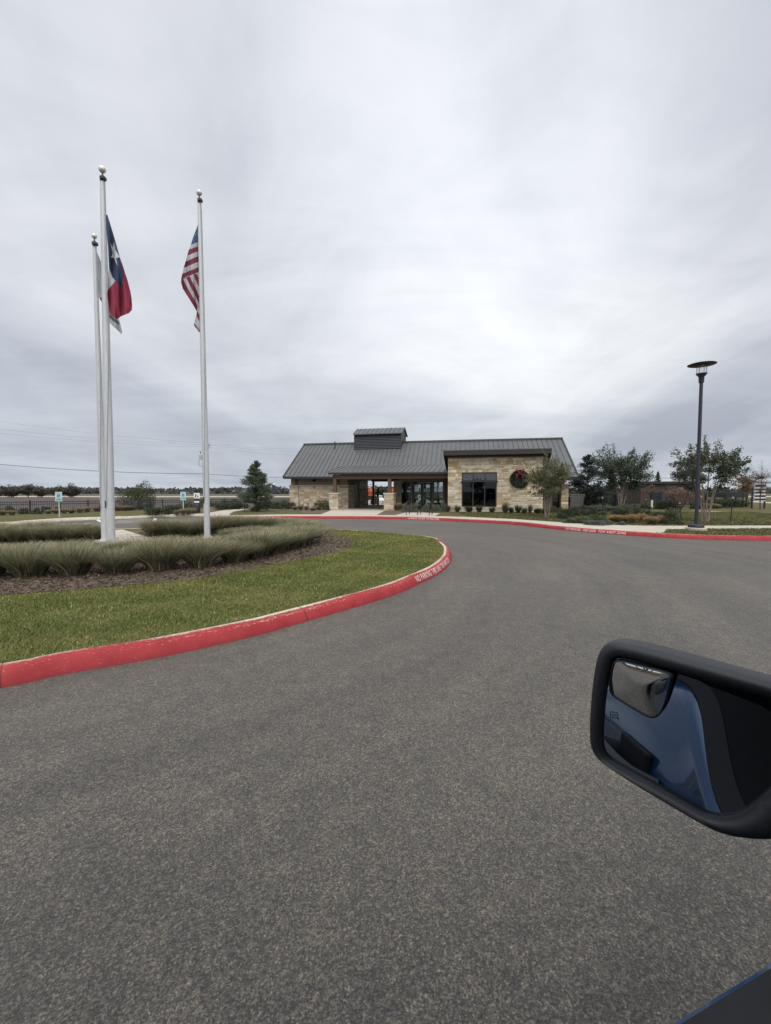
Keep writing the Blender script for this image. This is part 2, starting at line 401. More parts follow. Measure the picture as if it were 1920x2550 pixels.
def sweep_kerb(name, path, side, mat, closed=False, prof=PROF):
    n = len(path); k = len(prof); pl = plen(prof); V = []; S = [0]; uv = []
    nor = []
    for i in range(n):
        if closed: d = path[(i+1) % n] - path[(i-1) % n]
        else: d = path[min(i+1, n-1)] - path[max(i-1, 0)]
        d.normalize(); nor.append(Vector((-d.y, d.x))*side)
    for i in range(1, n): S.append(S[-1] + (path[i]-path[i-1]).length)
    for i in range(n):
        for (o, z) in prof: V.append((path[i].x+nor[i].x*o, path[i].y+nor[i].y*o, z))
    Fq = []
    for i in range(n if closed else n-1):
        j = (i+1) % n
        for q in range(k-1):
            f = (i*k+q, j*k+q, j*k+q+1, i*k+q+1); s0 = S[i]; s1 = S[j] if j else S[i]+(path[0]-path[i]).length
            u = [(s0, pl[q]/pl[-1]), (s1, pl[q]/pl[-1]), (s1, pl[q+1]/pl[-1]), (s0, pl[q+1]/pl[-1])]
            if side > 0: f = f; 
            Fq.append(f); uv += u
    o = npmesh(name, V, Fq, mat, smooth=True)
    l = o.data.uv_layers.new(name='UVMap'); l.data.foreach_set('uv', np.array(uv, np.float32).ravel())
    o['kind'] = 'structure'
    return o, S, nor
def kerb_text(text, path, nor, S, s_mid, length, height, v_mid, parent, flip=False, gap=.004, prof=PROF):
    cu = bpy.data.curves.new('t', 'FONT'); cu.body = text; cu.align_x = 'CENTER'; cu.align_y = 'CENTER'; cu.resolution_u = 3; cu.space_character = 1.2; cu.offset = -.005
    to = bpy.data.objects.new('t', cu); COL.objects.link(to); bpy.context.view_layer.update()
    me = bpy.data.meshes.new_from_object(to.evaluated_get(bpy.context.evaluated_depsgraph_get()))
    bpy.data.objects.remove(to)
    bm = bmesh.new(); bm.from_mesh(me)
    bmesh.ops.triangulate(bm, faces=bm.faces)
    xs = [v.co.x for v in bm.verts]; w = max(xs)-min(xs); ys = [v.co.y for v in bm.verts]; yc = (max(ys)+min(ys))/2; hh = max(ys)-min(ys); xc = (max(xs)+min(xs))/2
    bmesh.ops.subdivide_edges(bm, edges=[e for e in bm.edges if abs(e.verts[0].co.y-e.verts[1].co.y) > hh*.3], cuts=3)
    pl = plen(prof)
    for vtx in bm.verts:
        s = s_mid + (vtx.co.x-xc)/w*length*(-1 if flip else 1); q = v_mid + (vtx.co.y-yc)/hh*height
        i = max(0, min(len(S)-2, int(np.searchsorted(S, s))-1)); t = (s-S[i])/max(1e-6, S[i+1]-S[i])
        p = path[i].lerp(path[i+1], t); n_ = nor[i].lerp(nor[i+1], t)
        j = max(0, min(len(pl)-2, int(np.searchsorted(pl, q))-1)); u = (q-pl[j])/(pl[j+1]-pl[j])
        o = prof[j][0]+(prof[j+1][0]-prof[j][0])*u; z = prof[j][1]+(prof[j+1][1]-prof[j][1])*u
        # outward of the face
        dx, dz = prof[j+1][0]-prof[j][0], prof[j+1][1]-prof[j][1]; L = math.hypot(dx, dz)
        o -= dz/L*gap; z += dx/L*gap
        vtx.co = (p.x+n_.x*o, p.y+n_.y*o, z)
    bm.to_mesh(me); bm.free(); me.name = 'stencil_lettering'
    return link('stencil_lettering', me, M['stencil'], parent)
isl_px = [(0,1715),(144,1683),(403,1637),(634,1585),(726,1559),(960,1490),(1042,1456),(1100,1425),(1125,1394),(1114,1366),(1072,1346)]
isl = [W(x, y) for x, y in isl_px]
isl = [Vector((p.x, p.y)) for p in isl] + [Vector(p) for p in [(-.75,17.1),(-3.0,18.2),(-8,18.35),(-13,17.9),(-17,16),(-19.6,12.2),(-19.4,7.5),(-16,3.6),(-12,1.9),(-8,1.75),(-5,2.7)]]
isl_path = catmull(isl, .12, True)
island_kerb, isS, isN = sweep_kerb('kerb', isl_path, 1, M['kerb_red'], True)
tag(island_kerb, 'chipped red painted kerb around the grass island', 'kerb')
def inner(path, nor, off): return [(p.x+n.x*off, p.y+n.y*off) for p, n in zip(path, nor)]
isl_in = inner(isl_path, isN, .207)
def nearest_s(path, S, p):
    i = min(range(len(path)), key=lambda k: (path[k]-Vector((p[0], p[1]))).length); return S[i]
TXT = 'NO PARKING  FIRE LANE  TOW AWAY ZONE'
sa = nearest_s(isl_path, isS, W(1044,1455)); sb = nearest_s(isl_path, isS, W(1122,1402))
kerb_text(TXT, isl_path, isN, isS, (sa+sb)/2, sb-sa, .115, .125, island_kerb)
lawn = sheet('lawn', isl_in[::2], .148, M['lawn']); tag(lawn, 'mown green turf of the island inside the red kerb', 'lawn')
mul_px = [(-60,1490),(0,1483),(173,1470),(323,1457),(461,1447),(519,1436),(634,1415),(749,1395),(835,1375),(876,1361),(879,1349),(835,1332),(789,1321)]
mul = [W(x, y, GZ).to_2d() for x, y in mul_px] + [Vector(p) for p in [(-5.5,16.9),(-9,16.9),(-13,16.4),(-16,14.6),(-17.9,11.8),(-17.6,8),(-14.5,5.6),(-11,4.9)]]
mul_path = catmull(mul, .3, True)
tag(sheet('mulch_bed', mul_path, .160, M['mulch']), 'dark wood mulch bed under the island grasses', 'mulch bed')
pad = [W(x, y, GZ).to_2d() for x, y in [(239,1325),(305,1321),(376,1342),(395,1364),(222,1364),(238,1345)]]
mb = MB().prism([(p.x, p.y) for p in pad], .1, .19); o = mb.build('concrete_pad', M['concrete']); tag(o, 'pale concrete pad under the flagpoles', 'pad', kind='structure')
# outer kerb: bare concrete along the parking bays, red along the fire lane
bare = [(-31,-16),(-31,4),(-26.5,13)] + [W(x, y).to_2d() for x, y in [(0,1309),(38,1306.7),(72,1303.5),(120,1300),(156,1297.6),(206,1295.4),(250,1294),(320,1291.5),(389,1289),(445,1287),(500,1285.4),(522,1289),(534.5,1292.8)]]
bare_path = catmull(bare, .3)
ko, bS, bN = sweep_kerb('kerb', bare_path, 1, M['kerb']); tag(ko, 'bare concrete kerb behind the parking bays', 'kerb')
redp = [W(x, y).to_2d() for x, y in [(535,1292.8),(620,1292.4),(700,1291.5),(780,1291.7),(900,1292),(1000,1293.5),(1100,1297),(1190,1301.3),(1280,1307),(1385,1318.5),(1470,1326.5),(1558,1333),(1640,1338.5),(1704,1342),(1810,1345.5),(1920,1347)]] + [Vector((17,13.9)), Vector((25,13.2)), Vector((45,13))]
red_path = catmull(redp, .2)
rk, rS, rN = sweep_kerb('kerb', red_path, 1, M['kerb_red']); tag(rk, 'long red fire lane kerb in front of the clubhouse', 'kerb')
for (a, b) in (((608,1292.3),(697,1291.5)), ((1012,1294),(1095,1296.8)), ((1410,1321),(1553,1332.7))):
    s0 = nearest_s(red_path, rS, W(*a)); s1 = nearest_s(red_path, rS, W(*b))
    kerb_text(TXT, red_path, rN, rS, (s0+s1)/2, s1-s0, .11, .105, rk)
bin_ = inner(bare_path, bN, .207); rin = inner(red_path, rN, .207)
far = bin_ + rin + [(70,13),(90,110),(-2,60),(-13.2,40.5),(-27.5,31.6),(-60,14),(-60,-16)]
tag(sheet('lawn', far[::1], .146, M['lawn_far']), 'mown lawn around the clubhouse and along the fence', 'lawn')
def flat(name, px, z, mat, label, cat, thick=None):
    P = [W(x, y, GZ).to_2d() for x, y in px]
    if thick:
        o = MB().prism([(p.x, p.y) for p in P], z-thick, z).build(name, mat); o['kind'] = 'structure'
    else: o = sheet(name, [(p.x, p.y) for p in P], z, mat)
    return tag(o, label, cat)
# sidewalk that follows the red kerb
k0 = nearest_s(red_path, rS, W(560,1292.6)); k1 = nearest_s(red_path, rS, W(1640,1338.5))
i0 = min(range(len(rS)), key=lambda i: abs(rS[i]-k0)); i1 = min(range(len(rS)), key=lambda i: abs(rS[i]-k1))
top_px = [(1652,1327),(1660,1318.5),(1920,1316.5),(2100,1316),(2100,1308.5),(1920,1308.6),(1700,1309.3),(1600,1309),(1500,1306.5),(1380,1299.5),(1280,1292.6),(1180,1288),(1080,1285),(1000,1283.2),(900,1282),(800,1281),(700,1281),(600,1283),(572,1283.5),(572,1279),(583,1274),(618,1267.5),(600,1267),(560,1270),(522,1276.5),(506,1278.2)]
sw = [(p.x+n.x*.209, p.y+n.y*.209) for p, n in zip(red_path[i0:i1], rN[i0:i1])] + [tuple(W(x, y, GZ).to_2d()) for x, y in top_px] + [q for q in bin_ if W(500,1285.4).x-.1 < q[0]]
tag(sheet('sidewalk', sw, .152, M['concrete']), 'pale concrete sidewalk running along the red kerb', 'sidewalk')
flat('path', [(798,1281.3),(834,1267),(855,1262),(960,1262),(961,1270),(938,1282.4)], .157, M['concrete'], 'pale concrete walk leading into the breezeway', 'path')
flat('path', [(982,1283.4),(1010,1276.8),(1050,1276.6),(1096,1278.5),(1082,1285.4)], .157, M['concrete'], 'small concrete pad under the bicycle racks', 'path')
flat('mulch_bed', [(938,1282.2),(961,1270),(975,1268),(1010,1268),(1010,1276.6),(983,1282.9)], .155, M['mulch'], 'dark mulch triangle beside the right stone pillar', 'mulch bed')
flat('mulch_bed', [(752,1279.6),(800,1279.4),(832,1268),(832,1262),(640,1262),(640,1268),(750,1272)], .155, M['mulch'], 'dark mulch bed left of the breezeway walk', 'mulch bed')
flat('mulch_bed', [(1010,1276.6),(1010,1264),(1420,1264),(1390,1278),(1300,1278),(1060,1276)], .154, M['mulch'], 'dark mulch strip along the foot of the stone wall', 'mulch bed')
flat('mulch_bed', [(1382,1299),(1500,1306),(1600,1308.6),(1680,1308.8),(1690,1290),(1600,1272),(1450,1262),(1385,1272)], .155, M['mulch'], 'dark mulch bed of shrubs by the sidewalk bend', 'mulch bed')
flat('mulch_bed', [(375,1282.6),(440,1279.9),(500,1278.2),(545,1270),(620,1264),(600,1255),(380,1262)], .155, M['mulch'], 'dark mulch bed behind the second parking sign', 'mulch bed')
flat('path', [(1500,1282.4),(1500,1280.8),(1672,1281.6),(1774,1283),(1818,1281),(1814,1278.5),(1785,1275.3),(1735,1272.4),(1720,1270.6),(1801,1274),(1866,1278.5),(1888,1283),(1876,1288),(1856,1290),(1920,1295),(2050,1306),(2050,1312),(1920,1300.5),(1847,1293),(1801,1288.3),(1766,1286.3),(1707,1284.6),(1672,1283.6)], .156, M['concrete'], 'curving pale concrete path through the right lawn', 'path')
flat('path', [(1860,1250),(2000,1258),(2000,1254.5),(1860,1247.6)], .156, M['concrete'], 'thin concrete path near the directory sign', 'path')
# parking paint
def stripe(p, q, w, mat, label, name='road_marking', z=.004):
    p, q = Vector(p), Vector(q); d = (q-p).normalized(); n = Vector((-d.y, d.x))*w/2
    o = sheet(name, [p-n, q-n, q+n, p+n], z, mat); tag(o, label, 'road marking')
stripe(W(80,1304.6).to_2d(), W(118,1314.5).to_2d(), .14, M['mark'], 'white stall line nearest the first parking sign')
stripe(W(387,1291).to_2d(), W(383,1301).to_2d(), .18, M['mark'], 'white stall line at the far end of the hatched bay')
stripe(W(243,1294.5).to_2d(), W(252,1300).to_2d(), .16, M['mark'], 'white stall line beside the blue parking symbol')
for a, b, t in (((285,1303),(386,1298.4),'nearest'), ((285,1300),(386,1295.4),'middle'), ((290,1297.2),(380,1292.6),'farthest')):
    stripe(W(*a).to_2d(), W(*b).to_2d(), .13, M['mark'], f'{t} white line of the hatched access aisle')
stripe(W(155,1306.3).to_2d(), W(226,1303.6).to_2d(), .9, M['blue_mark'], 'faded blue accessible parking symbol on asphalt')
stripe(W(172,1307).to_2d(), W(215,1304.9).to_2d(), .12, M['mark'], 'white stroke across the blue parking symbol', z=.008)
for a, b, lb in (((122,1302.4),(147,1300.8),'short pale wheel stop below the first parking sign'), ((157,1299.6),(207,1297.6),'long pale wheel stop between the first parking sign and the flagpoles')):
    o = MB().bar(W(*a)+Vector((0, 0, .05)), W(*b)+Vector((0, 0, .05)), .16, .1).build('wheel_stop', M['concrete'], bevel=.02); tag(o, lb, 'wheel stop')
ks = [i for i, p in enumerate(bare_path) if W(289,1292.5).x < p.x < W(350,1290.5).x and p.y > 20]
ts = [(bare_path[i].x+bN[i].x*.09, bare_path[i].y+bN[i].y*.09) for i in ks]+[(bare_path[i].x+bN[i].x*.2, bare_path[i].y+bN[i].y*.2) for i in reversed(ks)]
if len(ks) > 1: tag(sheet('tactile_strip', ts, .163, M['tactile']), 'brick red tactile strip on the kerb top', 'tactile paving')
# ------------------------------------------------------------------ vegetation
rng = np.random.default_rng(11)
def leaf_quads(C, size, cols, droop=0.0, aspect=.5, up=None, dirs=None):
    n = len(C); C = np.asarray(C)
    d = rng.normal(size=(n, 3)) if dirs is None else dirs + rng.normal(size=(n, 3))*.35
    d[:, 2] -= droop; d /= np.linalg.norm(d, axis=1)[:, None]
    r = rng.normal(size=(n, 3)); r -= d*(r*d).sum(1)[:, None]; r /= np.linalg.norm(r, axis=1)[:, None]
    s = (size*(.65+.7*rng.random(n)))[:, None]
    V = np.empty((n, 4, 3)); V[:, 0] = C-d*s*.5; V[:, 2] = C+d*s*.5; V[:, 1] = C+r*s*aspect*.5; V[:, 3] = C-r*s*aspect*.5
    return V.reshape(-1, 3), np.arange(n*4).reshape(n, 4)
def vary(base, n, amt=.25, alt=None, alt_p=0.0):
    c = np.array(base)[None]*(1+amt*rng.normal(size=(n, 1)))+rng.normal(size=(n, 3))*np.array(base)*.08
    if alt is not None:
        k = rng.random(n) < alt_p; c[k] = np.array(alt)*(1+amt*rng.normal(size=(k.sum(), 1)))
    return np.clip(c, .004, 1)
def branch_tree(seed, h, spread, stems, nleaf, leaf, col, alt=None, altp=0, fork=.42, bare=False, lsize=.075, clump=.16, trunk_r=.035, levels=3, vase=.35):
    """returns (branch MB, leaf verts, faces, colours): multi-stem tree with limbs and leaf sprays"""
    rnd = random.Random(seed); mb = MB(); tips = []
    def grow(p, d, L, r, lv):
        pts = [p]; rad = [r]; q = p.copy(); dd = d.copy(); n = 4
        for i in range(n):
            dd = (dd + Vector((rnd.uniform(-.16, .16), rnd.uniform(-.16, .16), rnd.uniform(-.02, .12)))).normalized()
            q = q + dd*L/n; pts.append(q.copy()); rad.append(r*(1-.5*(i+1)/n))
            if lv <= 1: tips.append((q.copy(), dd.copy()))
        mb.tube(pts, rad, 6 if lv > 1 else 4)
        if lv == 0: return
        k = rnd.choice((2, 3, 3)) if lv > 1 else rnd.choice((2, 3, 4))
        for j in range(k):
            a = rnd.uniform(0, 6.28); s = rnd.uniform(.35, .8)
            side = Vector((math.cos(a), math.sin(a), rnd.uniform(-.15, .35)))
            nd = (dd + side*s).normalized(); st = pts[rnd.choice((2, 3, 4, 4))]
            grow(st, nd, L*rnd.uniform(.55, .8), rad[-1]*.85, lv-1)
    for i in range(stems):
        a = 2*math.pi*i/stems + rnd.uniform(-.4, .4)
        lean = vase*rnd.uniform(.5, 1.1)
        d = Vector((math.cos(a)*lean, math.sin(a)*lean, 1)).normalized()
        grow(Vector((math.cos(a)*.08, math.sin(a)*.08, 0)) if stems > 1 else Vector(), d, h*fork*rnd.uniform(.85, 1.1), trunk_r, levels)
    T = np.array([t[0] for t in tips]); D = np.array([t[1] for t in tips])
    idx = rng.integers(0, len(T), nleaf)
    C = T[idx] + rng.normal(size=(nleaf, 3))*clump*np.array([1, 1, .7]) + D[idx]*rng.random((nleaf, 1))*clump
    ctr = T.mean(0)
    mx = np.abs(C[:, :2]-ctr[:2]).max()
    sz = h/max(C[:, 2].max(), .1)
    return mb, C, sz
def fit_tree(name, mb, C, h, w, mat_b, lsize, col, alt, altp, aspect=.5, droop=.3, trunk_name='trunk'):
    C = np.array(C); lo, hi = np.percentile(C[:, 2], [1, 99.5]); sx = w/(np.percentile(C[:, 0], 98.5)-np.percentile(C[:, 0], 1.5)); sz = h/hi
    C = C*np.array([sx, sx, sz]); root = empty(name)
    mb.v = [(v[0]*sx, v[1]*sx, v[2]*sz) for v in mb.v]
    mb.build(trunk_name, mat_b, root, smooth=True)
    V, Fq = leaf_quads(C, lsize, None, droop, aspect)
    npmesh('crown', V, Fq, M['leaf'], root, vary(col, len(Fq), .28, alt, altp))
    return root
def crown_tree(seed, h, w, cb, stems, sprays, per, lsize, col, alt, altp=.3, mat='bark', trunk_r=.045, fan=.2, reach=1.0, jit=.09, name='tree', tail=.6):
    """multi-stem tree: stems fan out to a ragged crown, each leafy spray a curved twig"""
    rnd = random.Random(seed); g = np.random.default_rng(seed); root = empty(name); mb = MB()
    zc, rz = (cb+h)/2, (h-cb)/2; tops = []
    for i in range(stems):
        a = 6.283*i/stems+rnd.uniform(-.5, .5); r0 = .10 if stems > 1 else 0.0; r1 = w*fan*rnd.uniform(.6, 1.2) if stems > 1 else .05
        p0 = Vector((math.cos(a)*r0, math.sin(a)*r0, 0)); p2 = Vector((math.cos(a)*r1, math.sin(a)*r1, cb+rz*rnd.uniform(.7, 1.25)))
        pm_ = p0.lerp(p2, .5)+Vector((rnd.uniform(-.06, .06), rnd.uniform(-.06, .06), 0))-Vector((math.cos(a), math.sin(a), 0))*r1*.15
        pts = [((1-t)**2)*p0+2*t*(1-t)*pm_+t*t*p2 for t in [q/7 for q in range(8)]]
        mb.tube(pts, [trunk_r*(1-.6*k/7)*rnd.uniform(.9, 1.1) for k in range(8)], 7); tops += pts[3:]
    Cs = []; Ds = []
    for k in range(sprays):
        u = g.normal(size=3); u /= np.linalg.norm(u); u[2] = u[2]*.9+.12
        rr = (.38+.62*g.random()**.55)*(1+.16*math.sin(u[0]*4+seed)+.14*math.sin(u[1]*5+u[2]*4+seed))*reach
        if g.random() < .10: rr *= 1.18
        T = Vector((float(u[0]*w/2*rr), float(u[1]*w/2*rr), float(max(zc+u[2]*rz*rr, cb*.85))))
        S = min(tops, key=lambda q: (q-T).length+.9*max(0, q.z-T.z)+rnd.random()*.25)
        c = S.lerp(T, .55)+Vector((0, 0, -.10*(T-S).length if T.z > S.z else .12*(T-S).length))
        pts = [((1-t)**2)*S+2*t*(1-t)*c+t*t*T for t in [q/5 for q in range(6)]]
        mb.tube(pts, [.016, .012, .009, .007, .005, .003], 4, False)
        tt = 1-tail*g.random(per)**1.1; tt = tt[:, None]
        L = ((1-tt)**2)*np.array(S)+2*tt*(1-tt)*np.array(c)+tt*tt*np.array(T)
        Cs.append(L+g.normal(size=(per, 3))*jit*(1.25-.7*(tt-(1-tail))/tail)); d = np.array(T-c); Ds.append(np.repeat((d/(np.linalg.norm(d)+1e-6))[None], per, 0))
    mb.build('trunk', M[mat], root, smooth=True)
    V, Fq = leaf_quads(np.concatenate(Cs), lsize, None, .25, .5, dirs=np.concatenate(Ds)*.5)
    npmesh('crown', V, Fq, M['leaf'], root, vary(col, len(Fq), .28, alt, altp)); return root
def conifer(seed, h, w, n=9000, col=(.035,.055,.036), alt=(.06,.078,.045), lsize=.1, lower=.02):
    rnd = np.random.default_rng(seed); mb = MB(); root = empty('conifer')
    mb.tube([(0, 0, 0), (.01, 0, h*.5), (0, .01, h*.98)], [.06*h/3.5, .035*h/3.5, .006], 7)
    C = []; D = []; nb = int(26*h); per = n//nb
    for i in range(nb):
        t = (i+.5)/nb; z = h*(lower + (1-lower)*t); rr = w/2*(1-t)**.66*(.75+.42*rnd.random())*min(1, .55+t*3)
        a = rnd.random()*6.283; d = np.array([math.cos(a), math.sin(a), .28+.35*t]); d /= np.linalg.norm(d)
        e = np.array([0, 0, z])+d*rr
        mb.tube([(0, 0, z), tuple(np.array([0, 0, z])+d*rr*.6), tuple(e+np.array([0, 0, -.03*h*(1-t)]))], [.014, .008, .003], 4, False)
        k = max(6, int(per*(.35+1.5*(1-t))))
        u = rnd.random(k)**.6; p = np.array([0, 0, z])[None]+d[None]*(rr*u)[:, None]
        p[:, 2] -= .05*h*(1-t)*u*u; p += rnd.normal(size=(k, 3))*(.035+.05*rr)*np.array([1, 1, .75]); C.append(p); D.append(np.repeat(d[None], k, 0))
    C = np.concatenate(C); D = np.concatenate(D)
    mb.build('trunk', M['dark_bark'], root, smooth=True)
    V, Fq = leaf_quads(C, lsize, None, .15, .38, dirs=D)
    npmesh('crown', V, Fq, M['leaf'], root, vary(col, len(Fq), .3, alt, .3))
    return root
def shrub_mesh(seed, w, d, h, n, col, alt, altp, lsize, shape='dome', aspect=.5):
    g = np.random.default_rng(seed)
    u = g.normal(size=(n, 3)); u /= np.linalg.norm(u, axis=1)[:, None]; u[:, 2] = np.abs(u[:, 2])
    r = .55+.5*g.random(n)**.6
    lump = 1+.16*np.sin(u[:, 0]*5+seed)+.14*np.sin(u[:, 1]*6+seed*2)+.12*np.sin(u[:, 2]*7+seed*3)
    r *= lump
    if shape == 'block': u = np.sign(u)*np.abs(u)**.55
    C = u*r[:, None]*np.array([w/2, d/2, h])
    C[:, 2] = np.maximum(C[:, 2], .02)
    V, Fq = leaf_quads(C, lsize, None, -.4, aspect)
    return V, Fq, vary(col, n, .3, alt, altp)
def make_shrub(seed, w, d, h, n, col, alt=None, altp=.3, lsize=.07, shape='dome', name='shrub'):
    V, Fq, c = shrub_mesh(seed, w, d, h, n, col, alt if alt is not None else col, altp, lsize, shape)
    o = npmesh(name, V, Fq, M['leaf'], None, c); return o
def clump_mesh(seed, n, h, base_r, top_r, col_lo, col_hi, col_dry, dry=.3, lean=(0, 0), width=.007, arch=.35, seg=4, tipc=None, lo=.62):
    g = np.random.default_rng(seed)
    a = g.random(n)*6.283; rb = base_r*np.sqrt(g.random(n))
    hh = h*(lo+(1.04-lo)*g.random(n)); out = top_r*(g.random(n)**.7)
    da = a+g.normal(size=n)*.5
    P = np.empty((n, seg+1, 3)); t = np.linspace(0, 1, seg+1)
    for i, tt in enumerate(t):
        o_ = out*(tt**1.5); P[:, i, 0] = rb*np.cos(a)+o_*np.cos(da)+lean[0]*tt**2*hh; P[:, i, 1] = rb*np.sin(a)+o_*np.sin(da)+lean[1]*tt**2*hh
        P[:, i, 2] = hh*(tt-arch*out/top_r*tt**3*.55)
    sd = np.stack([-np.sin(da+g.normal(size=n)), np.cos(da+g.normal(size=n)), np.zeros(n)], 1)
    wd = width*np.array([1, .9, .7, .45, .12][:seg+1])
    L = P-sd[:, None]*wd[None, :, None]; Rr = P+sd[:, None]*wd[None, :, None]
    V = np.stack([L, Rr], 2).reshape(-1, 3)
    base = np.arange(n)[:, None]*(seg+1)*2
    Fq = np.concatenate([(base+np.array([2*i, 2*i+1, 2*i+3, 2*i+2])[None]) for i in range(seg)], 0)
    br = (1+.3*g.normal(size=(n, 1))); isd = g.random(n) < dry
    cs = []
    for i in range(seg):
        k = (i+.5)/seg; q = min(1, k/.6); c = np.array(col_lo)*(1-q)+np.array(col_hi)*q
        if tipc is not None and k > .6: c = c*(1-(k-.6)/.4)+np.array(tipc)*(k-.6)/.4
        cc = np.repeat(c[None], n, 0)*br; cc[isd] = np.array(col_dry)*(.75+.45*k)*br[isd]
        cs.append(cc)
    return V, Fq, np.clip(np.concatenate(cs, 0), .004, 1)
M['blade'] = pm('grass_blades', (.85,.85,.85), (1.15,1.15,1.15), 1.2, .75, attr=True, trans=.2, spec=.25)
# ornamental grass clumps on the island
CL = []
for k in range(5):
    V, Fq, c = clump_mesh(40+k, 2600, .60, .20, .50, (.085,.065,.042), (.13,.155,.09), (.35,.295,.18), .26, (.02+.09*(k % 3), .02), .0055, arch=.28, tipc=(.30,.285,.175))
    me = npmesh('ornamental_grass', V, Fq, M['blade'], None, c); CL.append(me)
cnt = [0]
def place_clump(x, y, sc, label, group, z=.155):
    k = cnt[0]; proto = CL[k % 5]; rnd = random.Random(k)
    o = proto if k < 5 else proto.copy()
    if k >= 5: COL.objects.link(o)
    o.location = (x, y, z); o.rotation_euler = (0, 0, rnd.uniform(-.6, .6)); s = sc*rnd.uniform(.9, 1.12); o.scale = (s*rnd.uniform(.95, 1.1), s, s*rnd.uniform(.92, 1.06))
    tag(o, label, 'ornamental grass', group); cnt[0] += 1; return o
def along(pts, step):
    out = []; acc = 0; prev = None
    for p in catmull(pts, .05):
        if prev is None: out.append(p)
        else:
            acc += (p-prev).length
            if acc >= step: out.append(p); acc = 0
        prev = p
    return out
front = [W(x, y, GZ).to_2d() for x, y in [(-150,1442),(0,1437),(130,1434),(300,1428),(400,1420),(520,1410),(620,1394),(695,1375),(742,1361),(762,1350)]]
G1 = 'grass clumps of the front row on the island'
for i, p in enumerate(along(front, .70)):
    place_clump(p.x, p.y, 1.0, 'grey green grass clump in the front row at the mulch edge', G1)
front2 = [W(x, y, GZ).to_2d() for x, y in [(-190,1410),(0,1407),(150,1404),(300,1400),(420,1394),(540,1383),(640,1370),(705,1356),(738,1345)]]
for p in along(front2, .66): place_clump(p.x, p.y, .86, 'buff tipped grass clump in the second row behind the front row', 'grass clumps of the second row on the island')
tip = [W(x, y, GZ).to_2d() for x, y in [(758,1341),(745,1334),(715,1329),(670,1326),(610,1328),(555,1331),(500,1335),(440,1337),(385,1338)]]
for p in along(tip, .48): place_clump(p.x, p.y, 1.06, 'grass clump in the hedge that curves back behind the concrete pad', 'grass clumps of the rear row on the island')
fill = [W(x, y, GZ).to_2d() for x, y in [(705,1340),(660,1347),(600,1352),(540,1358)]]
for p in along(fill, .6): place_clump(p.x, p.y, .85, 'pale topped grass clump between the front and rear rows', 'grass clumps between the island rows')
bl = [W(x, y, GZ).to_2d() for x, y in [(-60,1352),(60,1350),(140,1349),(232,1346)]]
for p in along(bl, .5): place_clump(p.x, p.y, .92, 'grass clump in the short dense hedge left of the concrete pad', 'grass clumps of the left hedge on the island')
bl2 = [W(x, y, GZ).to_2d() for x, y in [(-60,1345),(60,1343),(140,1342),(228,1340)]]
for p in along(bl2, .55): place_clump(p.x, p.y, .9, 'grass clump in the back of the hedge left of the concrete pad', 'grass clumps behind the left hedge on the island')
# turf blades on the island lawn
def in_poly(x, y, poly):
    P = np.array([(p[0], p[1]) for p in poly]); x1, y1 = P[:, 0], P[:, 1]; x2, y2 = np.roll(x1, -1), np.roll(y1, -1)
    ins = np.zeros(len(x), bool)
    for a, b, c, d in zip(x1, y1, x2, y2):
        cnd = ((b > y) != (d > y)); ins ^= cnd & (x < (c-a)*(y-b)/((d-b) if d != b else 1e-9)+a)
    return ins
def turf(name, poly, hole, n, xr, yr, h, z, cols, label, w=.004, pw=1.0):
    x = xr[0]+(xr[1]-xr[0])*rng.random(n); y = yr[0]+(yr[1]-yr[0])*rng.random(n)**pw
    k = in_poly(x, y, poly)
    if hole is not None: k &= ~in_poly(x, y, hole)
    k &= np.abs(x) < .95*y+1.0
    x, y = x[k], y[k]; m = len(x)
    pt = np.sin(x*2.1+np.sin(y*1.7)*1.5)*np.sin(y*2.9+x*.6)+.7*np.sin(x*5.3+y*3.1)*np.sin(y*6.1-x*2.2)
    hh = h*(.5+.8*rng.random(m))*(1+.22*pt); a = rng.random(m)*6.283; ln = hh*(.4+.8*rng.random(m))
    ww = w*(.7+.6*rng.random(m))*(1+np.maximum(y-5, 0)*.11)
    B = np.stack([x, y, np.full(m, z)], 1); s = np.stack([-np.sin(a), np.cos(a), np.zeros(m)], 1)*ww[:, None]
    T = B+np.stack([np.cos(a)*ln+.25*hh, np.sin(a)*ln, hh], 1)
    V = np.stack([B-s, B+s, T], 1).reshape(-1, 3); Fq = np.arange(m*3).reshape(m, 3)
    t = np.clip(.5-.55*np.sin(x*.9+1.7*np.sin(y*.8))*np.sin(y*1.15+x*.4)+.3*pt+.25*rng.normal(size=m), 0, 1)[:, None]
    c = np.array(cols[0])*(1-t)+np.array(cols[1])*t; dry = rng.random(m) < (.10+.10*np.clip(-pt, 0, 1)); c[dry] = np.array(cols[2])*(.7+.6*rng.random((dry.sum(), 1)))
    o = npmesh(name, V, Fq, M['blade'], None, c*(1+.2*rng.normal(size=(m, 1))).clip(.4, 1.7)); o['kind'] = 'stuff'
    return tag(o, label, 'turf')
turf('grass', isl_in[::3], [(p.x, p.y) for p in mul_path[::2]], 520000, (-9, 1.6), (2.6, 18.4), .027, .148, ((.20,.19,.055), (.108,.136,.03), (.32,.28,.12)), 'short green blades of the island turf', pw=1.5)
